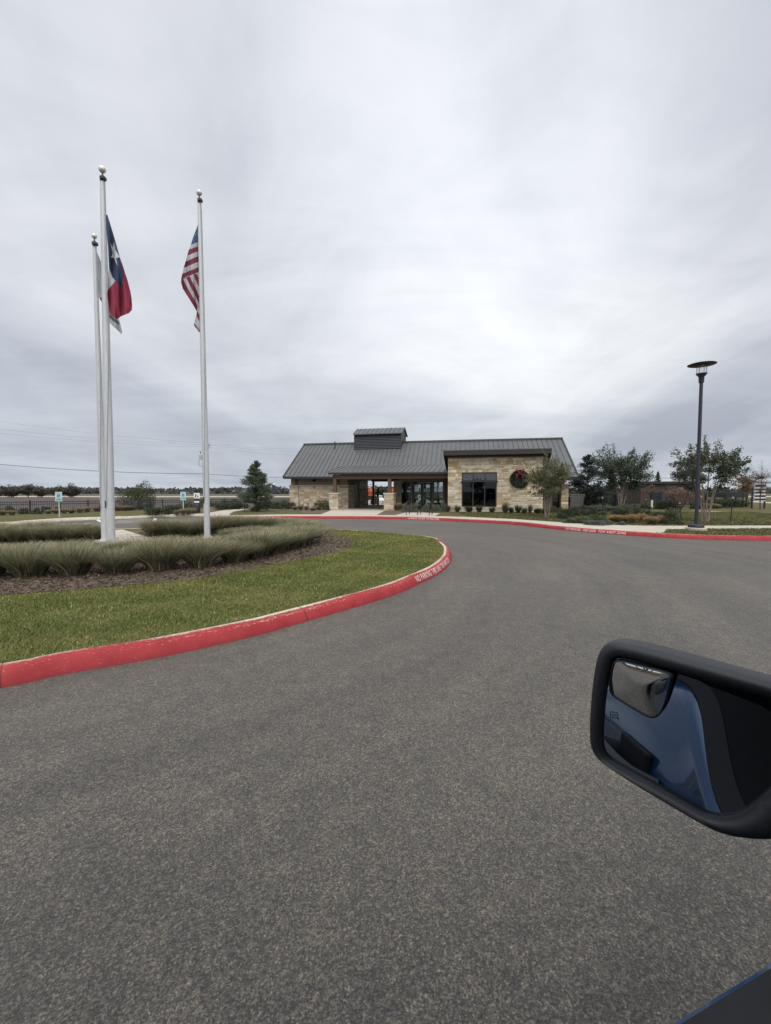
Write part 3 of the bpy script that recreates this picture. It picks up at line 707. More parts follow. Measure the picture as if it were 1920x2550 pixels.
# mulch chips
def chips(n):
    x = -9+12*rng.random(n); y = 5+13*rng.random(n)**1.3
    k = in_poly(x, y, [(p.x, p.y) for p in mul_path[::2]]) & (np.abs(x) < .95*y+.5); x, y = x[k], y[k]; m = len(x)
    C = np.stack([x, y, .168+.022*rng.random(m)], 1); a = rng.random(m)*6.283
    d = np.stack([np.cos(a), np.sin(a), rng.normal(size=m)*.35], 1); s = (.018+.035*rng.random(m))[:, None]
    r = np.stack([-np.sin(a), np.cos(a), rng.normal(size=m)*.6], 1)*(.005+.007*rng.random(m))[:, None]
    V = np.stack([C-d*s-r*.5, C-d*s*.2+r, C+d*s+r*.4, C+d*s*.3-r], 1).reshape(-1, 3)
    b = rng.random((m, 1)); col = np.array([.036,.025,.017])*(1-b)+np.array([.24,.175,.12])*b**1.6
    o = npmesh('mulch_chips', V, np.arange(m*4).reshape(m, 4), M['blade'], None, col); o['kind'] = 'stuff'; tag(o, 'loose brown wood chips around the grass clumps', 'mulch')
chips(70000)
# ------------------------------------------------------------------ trees
def put(o, p, label, cat, group=None, rz=0):
    o.location = p; o.rotation_euler = (0, 0, rz); return tag(o, label, cat, group)
def P(px, py, z=GZ): return W(px, py, z)
t1 = crown_tree(21, 3.72, 3.3, .95, 5, 130, 85, .085, (.10,.11,.05), (.17,.155,.08), .35, trunk_r=.034, fan=.12, tail=.7)
put(t1, P(1361,1289), 'multi-stemmed tree with thin olive crown in front of the stone wall', 'tree', 'multi-stemmed trees', .3)
t2 = crown_tree(33, 4.9, 4.5, 1.2, 6, 190, 85, .12, (.058,.076,.048), (.09,.108,.066), .3, trunk_r=.045, fan=.15, jit=.13, tail=.7)
put(t2, P(1545,1273), 'dense dark green multi-stemmed tree behind the grey green hedge', 'tree', 'multi-stemmed trees', 1.0)
t3 = crown_tree(52, 4.0, 4.0, 1.35, 6, 150, 80, .10, (.066,.08,.05), (.105,.115,.068), .3, trunk_r=.042, fan=.2, jit=.09, tail=.6)
put(t3, P(1757,1299), 'wide vase shaped tree right behind the black lamp post', 'tree', 'multi-stemmed trees', 2.0)
# tripod supports beside it
c1 = conifer(5, 3.75, 3.2, 36000, (.10,.12,.08), (.145,.165,.10), .095)
put(c1, P(640,1273), 'bushy grey green conifer on the lawn left of the clubhouse', 'tree')
c2 = conifer(6, 4.6, 4.2, 15000, (.042,.06,.052), (.07,.09,.076), .14)
put(c2, at(1462, 38, GZ), 'broad blue green conifer past the right end of the clubhouse', 'tree')
c3 = conifer(8, 5.2, 2.4, 5000, (.035,.05,.045), (.05,.066,.055), .2, .05)
put(c3, at(1637, 85, GZ), 'small distant conifer rising above the brown building', 'tree')
c4 = conifer(9, 2.6, 3.0, 6000, (.036,.05,.042), (.06,.075,.058), .13)
put(c4, at(1520, 41, GZ), 'low dark conifer behind the dense multi-stemmed tree', 'tree')
r1 = make_shrub(31, 2.6, 2.6, 2.55, 9000, (.075,.088,.042), (.08,.09,.04), .35, .1, name='round_tree')
put(r1, at(347, 40, -.05), 'round green bushy tree standing at the iron fence', 'tree')
t5 = crown_tree(71, 4.0, 2.4, 1.0, 1, 90, 14, .08, (.14,.11,.075), (.18,.13,.08), .4, 'dark_bark', .05, jit=.1, tail=.9)
put(t5, at(1893, 37, GZ), 'nearly bare thin tree in front of the directory sign', 'tree')
t6 = crown_tree(72, 4.0, 3.2, .9, 1, 80, 45, .17, (.15,.105,.065), (.2,.12,.06), .4, 'dark_bark', .06, jit=.18, tail=.9)
put(t6, at(1857, 60, GZ), 'rust coloured small tree left of the directory sign', 'tree')
t7 = crown_tree(73, 4.8, 2.4, 1.0, 1, 70, 16, .14, (.1,.1,.075), (.14,.13,.09), .4, 'dark_bark', .06, jit=.15, tail=.9)
put(t7, at(1706, 70, GZ), 'sparse distant tree between the brown building and the lamp post', 'tree')
# reddish twiggy shrub by the right fence
b4 = branch_tree(74, 2, 3, 7, 5200, None, None, fork=.45, clump=.16, levels=3, vase=.5)
t8 = fit_tree('twiggy_shrub', b4[0], b4[1], 2.0, 2.7, M['dark_bark'], .075, (.15,.09,.07), (.19,.12,.095), .4, trunk_name='stems')
put(t8, at(1690, 36, GZ), 'reddish brown twiggy shrub behind the lamp post', 'shrub')
# far trees left of the flagpoles
FT = []
for k in range(3):
    t = crown_tree(90+k, 5.0, 8.5, (.5,.2,.9)[k], 1, 120, 60, .40, (.085,.078,.062), (.115,.098,.075), .4, 'dark_bark', .14, jit=.42, tail=.8)
    FT.append(t)
lab = ['brown grey field tree at the photo edge beyond the fence', 'wide flat topped field tree, first from the photo edge', 'field tree with a rust tinted crown beyond the first parking sign', 'low dark rounded field tree beside the rust tinted one', 'tall leaning field tree just left of the flagpoles', 'short bushy field tree behind the leaning one']
for i, (px, y, h, w) in enumerate(((-6,1213,.8,.8), (29,1208,1.0,1.05), (70,1205,1.0,.95), (103,1212,.9,1.1), (176,1205,1.0,.9), (146,1213,.75,1.0))):
    o = FT[i] if i < 3 else copy_tree(FT[i-3])
    s = (zat(y, 118)-.0)/5.0; o.scale = (s*w*1.15, s*w*1.15, s); put(o, at(px, 118, -.03), lab[i], 'tree', 'field trees left of the flagpoles', i*1.3)
# distant treeline: one mass
def treeline():
    n = 26000; x = np.concatenate([-420+520*rng.random(n//2), -300+900*rng.random(n-n//2)]); y = 235+170*rng.random(n)
    h = (1.4+2.0*rng.random(n)*(.6+.5*np.sin(x*.045)+.35*np.sin(x*.13+1)))*(y/300)
    z = h*rng.random(n)**.8
    V, Fq = leaf_quads(np.stack([x, y, z], 1), 3.0, None, 0, .7)
    o = npmesh('treeline', V, Fq, M['leaf'], None, vary((.075,.08,.072), n, .22, (.10,.095,.083), .35)); o['kind'] = 'stuff'
    tag(o, 'low grey green woods along the horizon', 'treeline')
treeline()
# ------------------------------------------------------------------ shrubs and mounds
DG, DG2 = (.052,.066,.034), (.09,.105,.055)
GG, GG2 = (.12,.135,.088), (.18,.195,.135)
MG, MG2 = (.07,.092,.044), (.115,.135,.068)
BG, BG2 = (.10,.12,.105), (.16,.18,.155)
SH = {}
for k, (c, a, w, d, h, n, ls, shp) in {'dark': (DG, DG2, 1, 1, 1, 2600, .085, 'dome'), 'grey': (GG, GG2, 1, 1, 1, 2600, .075, 'dome'), 'mid': (MG, MG2, 1, 1, 1, 2600, .08, 'dome'), 'blue': (BG, BG2, 1, 1, 1, 2800, .075, 'dome'),
                                  'block': (DG, DG2, 1, 1, 1, 3400, .08, 'block'), 'gblock': (GG, GG2, 1, 1, 1, 3400, .075, 'block')}.items():
    SH[k] = [make_shrub(101+i*7+len(k), w, d, h, n, c, a, .35, ls, shp).data for i in (0, 1)]
    for o in [o for o in bpy.data.objects if o.data in SH[k]]: bpy.data.objects.remove(o)
V, Fq, c = clump_mesh(77, 1500, 1.0, .25, .62, (.12,.09,.055), (.27,.22,.14), (.34,.28,.185), .4, (0, 0), .016, .6); TANM = npmesh('x', V, Fq, M['blade'], None, c).data
V, Fq, c = clump_mesh(78, 1500, 1.0, .25, .62, (.16,.095,.05), (.31,.21,.105), (.38,.28,.155), .4, (0, 0), .016, .6); RUSTM = npmesh('x', V, Fq, M['blade'], None, c).data
SPIKES = []
for k in range(4):
    V, Fq, c = clump_mesh(79+k, 190+50*k, 1.0, .14, .46, (.035,.045,.022), (.066,.085,.045), (.11,.115,.06), .25, ((-.12, .1, .02, .16)[k], 0), .04, (.1, .3, .0, .2)[k], lo=.28); SPIKES.append(npmesh('x', V, Fq, M['blade'], None, c).data)
for o in [o for o in bpy.data.objects if o.data in [TANM, RUSTM]+SPIKES]: bpy.data.objects.remove(o)
sn = [0]
def shrub(kind, px, pyb, wpx, hpx, label, group=None, cat='shrub', name=None, depth=1.0, Y=None):
    me = {'tan': TANM, 'rust': RUSTM, 'spike': SPIKES[sn[0]*7 % 4]}.get(kind) or SH[kind][sn[0] % 2]
    p = W(px, pyb, GZ) if Y is None else at(px, Y, GZ)
    m = p.y/F; w = wpx*m; h = hpx*m
    o = bpy.data.objects.new(name or ('grass_mound' if kind in ('tan', 'rust') else 'shrub'), me); COL.objects.link(o)
    if kind in ('tan', 'rust'): o.scale = (w/1.15, w/1.15*depth, h*1.55)
    elif kind == 'spike': o.scale = (w/.9, w/.9, h)
    else: o.scale = (w, w*depth, h/1.02)
    rv = random.Random(sn[0]*13+5); kx, kz = rv.uniform(.8, 1.3), rv.uniform(.75, 1.2); o.scale = (o.scale[0]*kx, o.scale[1]*rv.uniform(.85, 1.2), o.scale[2]*kz)
    o.location = p; o.rotation_euler = (0, 0, 0 if 'block' in kind else sn[0]*1.7); sn[0] += 1
    return tag(o, label, cat, group)
g = 'buff grass mounds along the iron fence'
for px, py in ((6,1283),(30,1283),(121,1279.5),(141,1279),(160,1278.6),(178,1278),(199,1277),(217,1275.5),(241,1273.5),(292,1272),(304,1272),(316,1271.5),(328,1271)):
    shrub('tan', px, py, 19, 9, 'pale buff grass mound at the foot of the iron fence', g, 'grass mound')
g = 'dark shrubs along the iron fence'
for px, py, w, h in ((-12,1278,26,14),(24,1278,26,17),(60,1280,24,18),(92,1280,26,17),(115,1276,20,13),(142,1275,18,10),(190,1273,20,10),(248,1273,14,10),(312,1268,18,10),(335,1267,20,10),(352,1268,16,9)):
    shrub('dark', px, py, w, h, 'small dark shrub planted along the iron fence', g)
g = 'clipped hedge blocks near the second parking sign'
for px, py, w, h in ((380,1284.5,28,19),(404,1283.5,26,19),(425,1279.5,26,20)): shrub('block', px, py, w, h, 'clipped dark hedge block left of the second parking sign', g)
for px, py, w, h in ((447,1274,28,20),(467,1272,24,20),(484,1268,22,16)): shrub('mid', px, py, w, h, 'loose green shrub behind the second parking sign', 'loose shrubs behind the second parking sign')
for px, py in ((441,1281.5),(456,1281),(470,1280.5),(481,1279.5)): shrub('tan', px, py, 16, 11, 'buff grass mound at the second parking sign', 'buff mounds at the second parking sign', 'grass mound')
for px, py, w, h in ((498,1264,28,14),(520,1262,24,13),(537,1259,30,12),(560,1257,28,13),(585,1256,30,13),(505,1257,22,14)): shrub('mid', px, py, w, h, 'rounded shrub in the bed behind the curving path', 'rounded shrubs behind the curving path')
for px, py, w, h in ((552,1269.5,24,13),(568,1269,26,15),(585,1268,28,16),(602,1267,26,15)): shrub('block', px, py, w, h, 'clipped hedge along the curving path', 'hedge along the curving path')
for px, py, w, h in ((664,1266,34,22),(688,1267,28,24),(708,1268,26,20)): shrub('dark', px, py, w, h, 'dark shrub between the conifer and the clubhouse', 'dark shrubs beside the conifer')
for px, py, w, h in ((725,1267,22,17),(751,1265,17,22),(776,1265,24,18),(806,1269.5,30,26),(790,1266,20,18)): shrub('dark', px, py, w, h, 'dark leafy shrub at the left stone wainscot', 'dark shrubs at the left stone wall')
for px, py in ((735,1270),(748,1270),(763,1270.5),(779,1272),(789,1270)): shrub('tan', px, py, 15, 8, 'low buff mound in front of the left stone wainscot', 'low buff mounds at the left stone wall', 'grass mound')
o = shrub('rust', 993, 1271, 20, 17, 'thin reddish shrub beside the right stone pillar'); o.name = 'shrub'
for px, py, w, h in ((1010,1274,22,18),(1031,1275,22,20),(1061,1275,24,18),(1084,1275,22,20),(1103,1274.5,20,22)): shrub('grey', px, py, w, h, 'loose grey green shrub in front of the glass doors', 'grey green shrubs below the glass doors')
for i, (px, py, w, h) in enumerate(((1116,1275,13,18),(1139,1275.5,17,20),(1169,1275.5,20,17),(1193,1276,19,17),(1225,1277,19,17))): shrub('spike', px, py, w, h, 'small upright dark shrub below the big window', 'upright shrubs below the big window')
for px, py, w, h in ((1258,1278,19,25),(1273,1278,14,15),(1290,1278,22,19),(1306,1279,18,17),(1320,1279,14,27),(1338,1279,20,19),(1356,1280,20,18)): shrub('spike', px, py, w, h, 'upright dark shrub between the wreath and the tree', 'upright shrubs below the wreath')
for px, py, w, h in ((1376,1277,26,14),(1395,1276,26,16)): shrub('mid', px, py, w, h, 'green shrub by the right stone pier', 'green shrubs by the right pier')
g = 'pale grey green hedge across the right bed'
for px, py, w, h in ((1425,1271,30,12),(1450,1270,30,12),(1482,1273,34,14),(1505,1274,30,14),(1528,1275,32,16),(1552,1274,32,15),(1576,1273,30,14)): shrub('gblock', px, py, w, h, 'pale grey green hedge shrub in front of the dense tree', g)
g = 'dark shrubs of the right bed'
for px, py, w, h in ((1398,1292,28,20),(1412,1288,30,22),(1430,1286,28,22),(1452,1285,28,18),(1476,1285,26,18),(1500,1284,24,14),(1536,1287,26,20),(1556,1287,26,18),(1586,1290,30,24),(1610,1288,24,18),(1636,1290,26,18),(1651,1292,24,18)):
    shrub('dark', px, py, w, h, 'dark brownish shrub in the middle of the right bed', g)
o = shrub('dark', 1672, 1306, 36, 34, 'tall dark shrub at the end of the buff mounds')
for px, py, w, h in ((1418,1302,28,14),(1448,1303,36,16),(1486,1296,40,14),(1508,1292,28,10)): shrub('mid', px, py, w, h, 'low spreading green shrub behind the sidewalk', 'spreading green shrubs by the sidewalk')
for px, py, w, h in ((1472,1307,30,13),(1494,1308,28,12),(1512,1307,22,12),(1548,1307,24,9)): shrub('blue', px, py, w, h, 'low silvery blue ground shrub at the sidewalk edge', 'silvery shrubs at the sidewalk edge')
for px, py, w in ((1533,1301,34),(1551,1302,26),(1574,1304,32),(1598,1301,28),(1622,1306,34),(1645,1305,26)): shrub('rust', px, py, w, 16, 'tan gold grass mound beside the sidewalk', 'tan gold grass mounds', 'grass mound')
for px, py, w, h in ((1580,1268,30,16),(1606,1268,30,18),(1645,1268,34,20),(1668,1268,30,20),(1735,1267,30,16),(1410,1263,34,16),(1500,1264,60,34),(1462,1264,46,36),(1545,1263,40,26)): shrub('dark', px, py, w, h, 'dark background shrub in front of the right iron fence', 'dark shrubs at the right iron fence')
for px, py, w, h in ((1780,1265,36,20),(1810,1264,34,20),(1838,1263,36,22)): shrub('block', px, py, w, h, 'clipped dark hedge below the flat black shelter', 'clipped hedge by the flat shelter')
for px, py, w, h in ((1755,1266.5,22,9),(1774,1266.5,24,9),(1788,1266,18,8)): shrub('tan', px, py, w, h, 'buff grass mound behind the wide tree', 'buff mounds behind the wide tree', 'grass mound')
# thin lawn blades on the far verge near the lamp
turf('grass', far, [tuple(p) for p in sw], 260000, (5, 26), (14, 32), .05, .146, ((.12,.118,.042), (.09,.096,.034), (.23,.19,.10)), 'short lawn blades on the verge around the lamp post', .007)
# ------------------------------------------------------------------ clubhouse (local frame: x along the front, y to the back)
ANG = math.atan2(-.24, 1.0); O3 = Vector((-9.02, 38.9, 0))
ca, sa_ = math.cos(ANG), math.sin(ANG)
def BW(u, v, z=0): return Vector((O3.x+u*ca-v*sa_, O3.y+u*sa_+v*ca, z))
def U(px, v, z=1.7):                     # u of the point seen in column px on the plane y=v
    lo, hi = -5.0, 40.0
    for _ in range(50):
        m = (lo+hi)/2; p = BW(m, v); dep = p.y*CP-(z-CAMH)*SP
        if p.x/dep*F+CX < px: lo = m
        else: hi = m
    return (lo+hi)/2
def ZB(py, u, v): p = BW(u, v); return zat(py, p.y)
club = empty('clubhouse', O3, ANG); tag(club, 'single storey stone and tan clubhouse with a grey standing seam roof', 'building')
PAL = [((.56,.49,.37), 5), ((.62,.56,.45), 5), ((.50,.42,.30), 3), ((.47,.36,.22), 2.5), ((.43,.30,.16), 1.9), ((.36,.24,.13), .8), ((.46,.42,.35), 2)]
def stone_face(mb, mo, rnd, a0, a1, z0, z1, openings, pt):
    """rows of random ashlar; pt(a, depth, z) gives the local point, depth grows outward"""
    zs = sorted({z0, z1, *[z for o in openings for z in (o[2], o[3]) if z0 < z < z1]})
    rows = []
    for lo, hi in zip(zs, zs[1:]):
        z = lo
        while z < hi-1e-6:
            h = rnd.choice((.08, .1, .12, .14, .16, .19, .22))
            if hi-z-h < .075: h = hi-z
            rows.append((z, min(z+h, hi))); z += h
    def quadbox(x0, x1, y0, y1, d0, d1, m):
        vs = [pt(x, d, y) for d in (d0, d1) for x, y in ((x0, y0), (x1, y0), (x1, y1), (x0, y1))]
        m.add(vs, [(0,1,2,3),(7,6,5,4),(0,4,5,1),(1,5,6,2),(2,6,7,3),(3,7,4,0)])
    for (r0, r1) in rows:
        spans = [(a0, a1)]
        for o in openings:
            if r0 >= o[2]-1e-6 and r1 <= o[3]+1e-6:
                ns = []
                for s in spans:
                    if o[1] <= s[0] or o[0] >= s[1]: ns.append(s)
                    else:
                        if o[0] > s[0]: ns.append((s[0], o[0]))
                        if o[1] < s[1]: ns.append((o[1], s[1]))
                spans = ns
        for s0, s1 in spans:
            quadbox(s0, s1, r0, r1, -.25, 0, mo)
            x = s0
            while x < s1-1e-6:
                L = rnd.uniform(.18, .66)*(1.15 if r1-r0 < .16 else .85)
                if s1-x-L < .16: L = s1-x
                x1 = min(x+L, s1); d = .018+rnd.random()*.02
                cc = rnd.choices([p[0] for p in PAL], [p[1] for p in PAL])[0]; k = rnd.uniform(.86, 1.12)
                mb.col = tuple(c*k for c in cc)
                e = .008
                quadbox(x+e if x > s0 else x, x1-e if x1 < s1 else x1, r0+e, r1-e, -.02, d, mb)
                x = x1
def stone_wall(name, parent, a0, a1, z0, z1, pt, openings=(), seed=0):
    mb, mo = MB(), MB(); mb.col = (1, 1, 1)
    stone_face(mb, mo, random.Random(seed), a0, a1, z0, z1, list(openings), pt)
    w = mb.build(name, M['stone'], parent); mo.build('mortar_backing', M['mortar'], w); return w
def fr(v): return lambda a, d, z: (a, v-d, z)         # wall facing the front
def rt(u): return lambda a, d, z: (u+d, a, z)         # wall facing +x
def lf(u): return lambda a, d, z: (u-d, a, z)
# left block ---------------------------------------------------------------
uL, uE = U(723, .9), U(867, .9)
stone_wall('stone_wall', club, uL, uE, .05, 2.12, fr(.9), seed=1)
stone_wall('stone_wall', club, .9, 2.6, .05, 2.12, rt(uE-.0), seed=2)
for x0, x1 in ((uL-.03, U(743, .8)), (U(846, .8), uE+.05)):
    stone_wall('stone_pilaster', club, x0, x1, .05, 2.12, fr(.80), seed=int(x0*10)+5)
mb = MB().box((uL-.08, .76, 2.121), (uE+.09, 1.0, 2.2)); mb.box((uE-.1, 1.003, 2.121), (uE+.09, 2.6, 2.2)); mb.build('stone_cap', M['cap'], club, bevel=.008)
mb = MB()
for k in range(9): mb.box((uL+.04, .955+.006*(k % 2), 2.2+k*.145), (uE-.05, 1.1, 2.2+k*.145+.143))
mb.build('siding', M['tan'], club)
mb = MB().box((uE-.25, 1.1, 0), (uE-.05, 7.4, 3.35)); mb.box((uL, 1.1, 0), (uL+.2, 7.4, 3.0)); mb.box((uL, 7.2, 0), (uE-.25, 7.4, 3.3)); mb.build('block_wall', M['tan'], club)
mb = MB().box((uE-.06, 2.66, .06), (uE-.02, 3.75, 2.4)); mb.box((uE-.06, 4.3, .06), (uE-.03, 7.3, 3.2)); d = mb.build('service_door', M['trim_dark'], club)
stone_wall('stone_wall', club, 4.6, 7.3, .05, 2.0, rt(uE-.02), seed=9)
for px in (738, 842): u = U(px, .9); MB().box((u-.09, .86, 2.203), (u+.09, .952, 3.0)).build('timber_post', M['timber'], club)
# door block -----------------------------------------------------------------
uD0, uD1 = U(980, 1.3), U(1115, 1.3)
vD = 1.3
def uz(x): return U(x, vD)
W1 = (uz(999.5), uz(1023.5)); DD = (uz(1026), uz(1077)); W2 = (uz(1079.5), uz(1104))
zt = ZB(1199.3, DD[0], vD); zb = ZB(1257.5, W1[0], vD)
mb = MB()
for a, b in ((uD0, W1[0]), (W1[1], DD[0]), (DD[1], W2[0]), (W2[1], uD1+.2)): mb.box((a, vD, .05), (b, vD+.18, zt))
mb.box((uD0, vD, zt), (uD1+.2, vD+.18, 3.62))
for a, b in (W1, W2): mb.box((a, vD, .05), (b, vD+.18, zb))
mb.box((uD0, vD+.18, .05), (uD0+.18, 9.2, 3.3))
mb.build('entry_wall', M['tan'], club)
mb = MB().box((W2[1]+.12, vD-.10, .05), (uD1+.1, vD-.004, 3.2)); mb.build('brown_panel', M['timber'], club)
def window(a, b, z0, z1, v, mull=(), trans=(), fw=.05, name='window', glass='glass', split=None):
    f = MB(); f.box((a, v-.03, z0), (a+fw, v+.09, z1)); f.box((b-fw, v-.03, z0), (b, v+.09, z1))
    f.box((a+fw, v-.03, z1-fw), (b-fw, v+.09, z1)); f.box((a+fw, v-.03, z0), (b-fw, v+.09, z0+fw))
    for m in mull: f.box((m-fw/2, v-.025, z0+fw), (m+fw/2, v+.085, z1-fw))
    ed = [a+fw]+list(mull)+[b-fw]
    for t in trans:
        for x0, x1 in zip(ed, ed[1:]): f.box((x0+(fw/2 if x0 in mull else 0), v-.02, t-fw/2), (x1-(fw/2 if x1 in mull else 0), v+.08, t+fw/2))
    w = f.build(name, M['trim_dark'], club)
    if split:
        MB().box((a+fw*.5, v+.03, split), (b-fw*.5, v+.038, z1-fw*.5)).build('pane', M['dark_glass'], w); z1 = split-.002+fw*.5
    MB().box((a+fw*.5, v+.03, z0+fw*.5), (b-fw*.5, v+.038, z1-fw*.5)).build('pane', M[glass], w); return w
window(W1[0], W1[1], zb, zt, vD); window(W2[0], W2[1], zb, zt, vD, mull=((W2[0]+W2[1])/2-.1,))
# double doors
dm = (DD[0]+DD[1])/2
f = MB().box((DD[0], vD-.03, .08), (DD[0]+.08, vD+.1, zt)).box((DD[1]-.08, vD-.03, .08), (DD[1], vD+.1, zt)).box((DD[0]+.08, vD-.03, zt-.1), (DD[1]-.08, vD+.1, zt)); f.build('door_frame', M['trim_dark'], club)
for a, b, hx in ((DD[0]+.085, dm-.004, dm-.1), (dm+.004, DD[1]-.085, dm+.1)):
    zd = zt-.105; d = MB(); d.box((a, vD-.01, .1), (a+.13, vD+.06, zd)); d.box((b-.13, vD-.01, .1), (b, vD+.06, zd)); d.box((a+.13, vD-.01, zd-.16), (b-.13, vD+.06, zd)); d.box((a+.13, vD-.01, .1), (b-.13, vD+.06, .42))
    dr = d.build('door', M['trim_dark'], club); MB().box((a+.12, vD+.02, .4), (b-.12, vD+.03, zd-.15)).build('pane', M['glass'], dr)
    MB().tube([(hx, vD-.02, .85), (hx, vD-.09, .9), (hx, vD-.09, 1.5), (hx, vD-.02, 1.55)], .016, 6).build('handle', M['steel_black'], dr)
cu = bpy.data.curves.new('door_number', 'FONT'); cu.body = '15'; cu.size = .34; cu.extrude = .002
o0 = bpy.data.objects.new('t', cu); COL.objects.link(o0); bpy.context.view_layer.update(); me = bpy.data.meshes.new_from_object(o0.evaluated_get(bpy.context.evaluated_depsgraph_get())); bpy.data.objects.remove(o0); o = link('door_number', me, M['white'], club); o.location = (DD[0]+.28, vD-.016, 1.0); o.rotation_euler = (R(90), 0, 0)
MB().box((DD[0]+.36, vD-.016, .68), (DD[0]+.54, vD-.012, .9)).build('notice', M['white'], club)
MB().box((uz(992.5)-.04, vD-.05, ZB(1234, uz(992), vD)-.07), (uz(992.5)+.06, vD-.003, ZB(1232, uz(992), vD)+.05)).build('card_reader', M['steel_black'], club)
def wall_lamp(u, v, z):
    l = MB().box((u-.07, v-.04, z-.02), (u+.07, v-.003, z+.16)); l.tube([(u, v-.04, z+.08), (u-.02, v-.2, z+.14), (u-.06, v-.26, z+.02)], .022, 6)
    l.lathe([(.02, .08), (.06, .06), (.19, -.06), (.18, -.07), (.05, .04)], (u-.06, v-.26, z-.02), 14)
    return l.build('wall_lamp', M['steel_black'], club, smooth=True)
for px, py in ((1011, 1190), (1094, 1190)): wall_lamp(uz(px), vD, ZB(py, uz(px), vD))
u = U(786, .95); wall_lamp(u, .95, ZB(1196, u, .95))
u = uz(1051); MB().box((u-.09, vD-.12, ZB(1190, u, vD)-.02), (u+.13, vD-.003, ZB(1187, u, vD)+.04)).build('emergency_light', M['steel_black'], club)
# room behind the doors
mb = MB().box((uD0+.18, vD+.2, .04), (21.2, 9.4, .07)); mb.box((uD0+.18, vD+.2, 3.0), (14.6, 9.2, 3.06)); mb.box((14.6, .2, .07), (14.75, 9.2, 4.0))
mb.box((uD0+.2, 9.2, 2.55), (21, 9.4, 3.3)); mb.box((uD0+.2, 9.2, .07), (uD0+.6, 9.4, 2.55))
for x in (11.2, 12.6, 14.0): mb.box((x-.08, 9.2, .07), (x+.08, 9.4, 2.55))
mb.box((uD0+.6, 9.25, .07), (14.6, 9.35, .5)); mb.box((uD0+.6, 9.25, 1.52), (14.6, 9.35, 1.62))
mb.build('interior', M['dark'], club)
# stone volume ---------------------------------------------------------------
vS = -2.75; uS0, uS1 = U(1115.5, vS), U(1351, vS)
b0, b1 = U(1149.7, vS), U(1237.2, vS)
bz1, bz0 = ZB(1176.5, (b0+b1)/2, vS), ZB(1262.5, (b0+b1)/2, vS)
zs = 4.16
stone_wall('stone_wall', club, uS0, uS1, .05, zs, fr(vS), [(b0, b1, bz0, bz1), (b0-.05, b1+.05, bz0-.12, bz0)], seed=4)
stone_wall('stone_wall', club, vS, 1.2, .05, 2.5, rt(uS1-.0), seed=6)
MB().solid([(uS1-.2, vS+.1, 2.5), (uS1-.2, vS+.1, 4.0), (uS1-.2, .2, 2.7), (uS1-.2, 1.2, 2.7), (uS1-.2, 1.2, 2.5)], (.19, 0, 0)).build('gable_infill', M['tan'], club)
MB().solid([(uS0+.02, vS+.26, .05), (uS0+.02, vS+.26, 3.95), (uS0+.02, .2, 2.65), (uS0+.02, 1.28, 2.65), (uS0+.02, 1.28, .05)], (.2, 0, 0)).build('side_wall', M['tan'], club)
MB().box((b0-.05, vS-.06, bz0-.12), (b1+.05, vS+.14, bz0-.002)).build('sill', M['cap'], club, bevel=.01)
mu = [b0+(b1-b0)*.325, b0+(b1-b0)*.66]; zr = ZB(1197, b0, vS)
w = window(b0+.003, b1-.003, bz0, bz1-.003, vS+.05, mull=mu, trans=(zr,), fw=.075, glass='shade_glass', split=zr)
w.name = 'picture_window'
MB().box((b0-.06, vS-.2, zr-.10), (b1+.08, vS-.04, zr-.02)).build('window_canopy', M['trim_dark'], club)
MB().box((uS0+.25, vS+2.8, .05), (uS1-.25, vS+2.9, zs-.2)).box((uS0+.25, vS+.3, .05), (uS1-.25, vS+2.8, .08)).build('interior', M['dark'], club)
# shed roof over the stone volume
fu0, fu1 = U(1102.5, vS-.7), U(1373, vS-.7); vF = vS-.7; zF = ZB(1121.5, fu0, vF)
def shed(v): return zF-.45*(v-vF)
def sloped(mb, u0, u1, v0, v1, zf, th):
    vs = [(u0, v0, zf(v0)), (u1, v0, zf(v0)), (u1, v1, zf(v1)), (u0, v1, zf(v1))]
    vs += [(x, y, z-th) for x, y, z in vs]
    return mb.add(vs, [(0,1,2,3),(7,6,5,4),(0,4,5,1),(1,5,6,2),(2,6,7,3),(3,7,4,0)])
def ribs(mb, u0, u1, v0, v1, zf, step, off=0):
    n = int((u1-u0)/step)
    for i in range(n+1):
        x = u0+off+i*step
        if x > u1-.01: break
        sloped(mb, x-.014, x+.014, v0, v1, lambda v: zf(v)+.045, .043)
mb = MB(); sloped(mb, fu0, fu1, vF, .35, shed, .05); sr = mb.build('shed_roof', M['roof'], club); mb = MB(); ribs(mb, fu0+.02, fu1, vF-.01, .35, shed, .41); mb.build('seam', M['seam'], sr)
mb = MB(); sloped(mb, fu0+.02, fu0+.1, vF+.1, .2, lambda v: shed(v)-.052, .26); sloped(mb, fu1-.1, fu1-.02, vF+.1, .2, lambda v: shed(v)-.052, .26)
mb.box((fu0+.02, vF+.02, zF-.36), (fu1-.02, vF+.1, zF-.052)); mb.build('fascia', M['trim_dark'], club)
mb = MB(); sloped(mb, fu0+.105, fu1-.105, vF+.11, .15, lambda v: shed(v)-.06, .04); mb.box((uS0-.05, vS-.12, zs-.06), (uS1+.05, vS-.045, shed(vS)-.105)); mb.build('soffit', M['timber'], club)
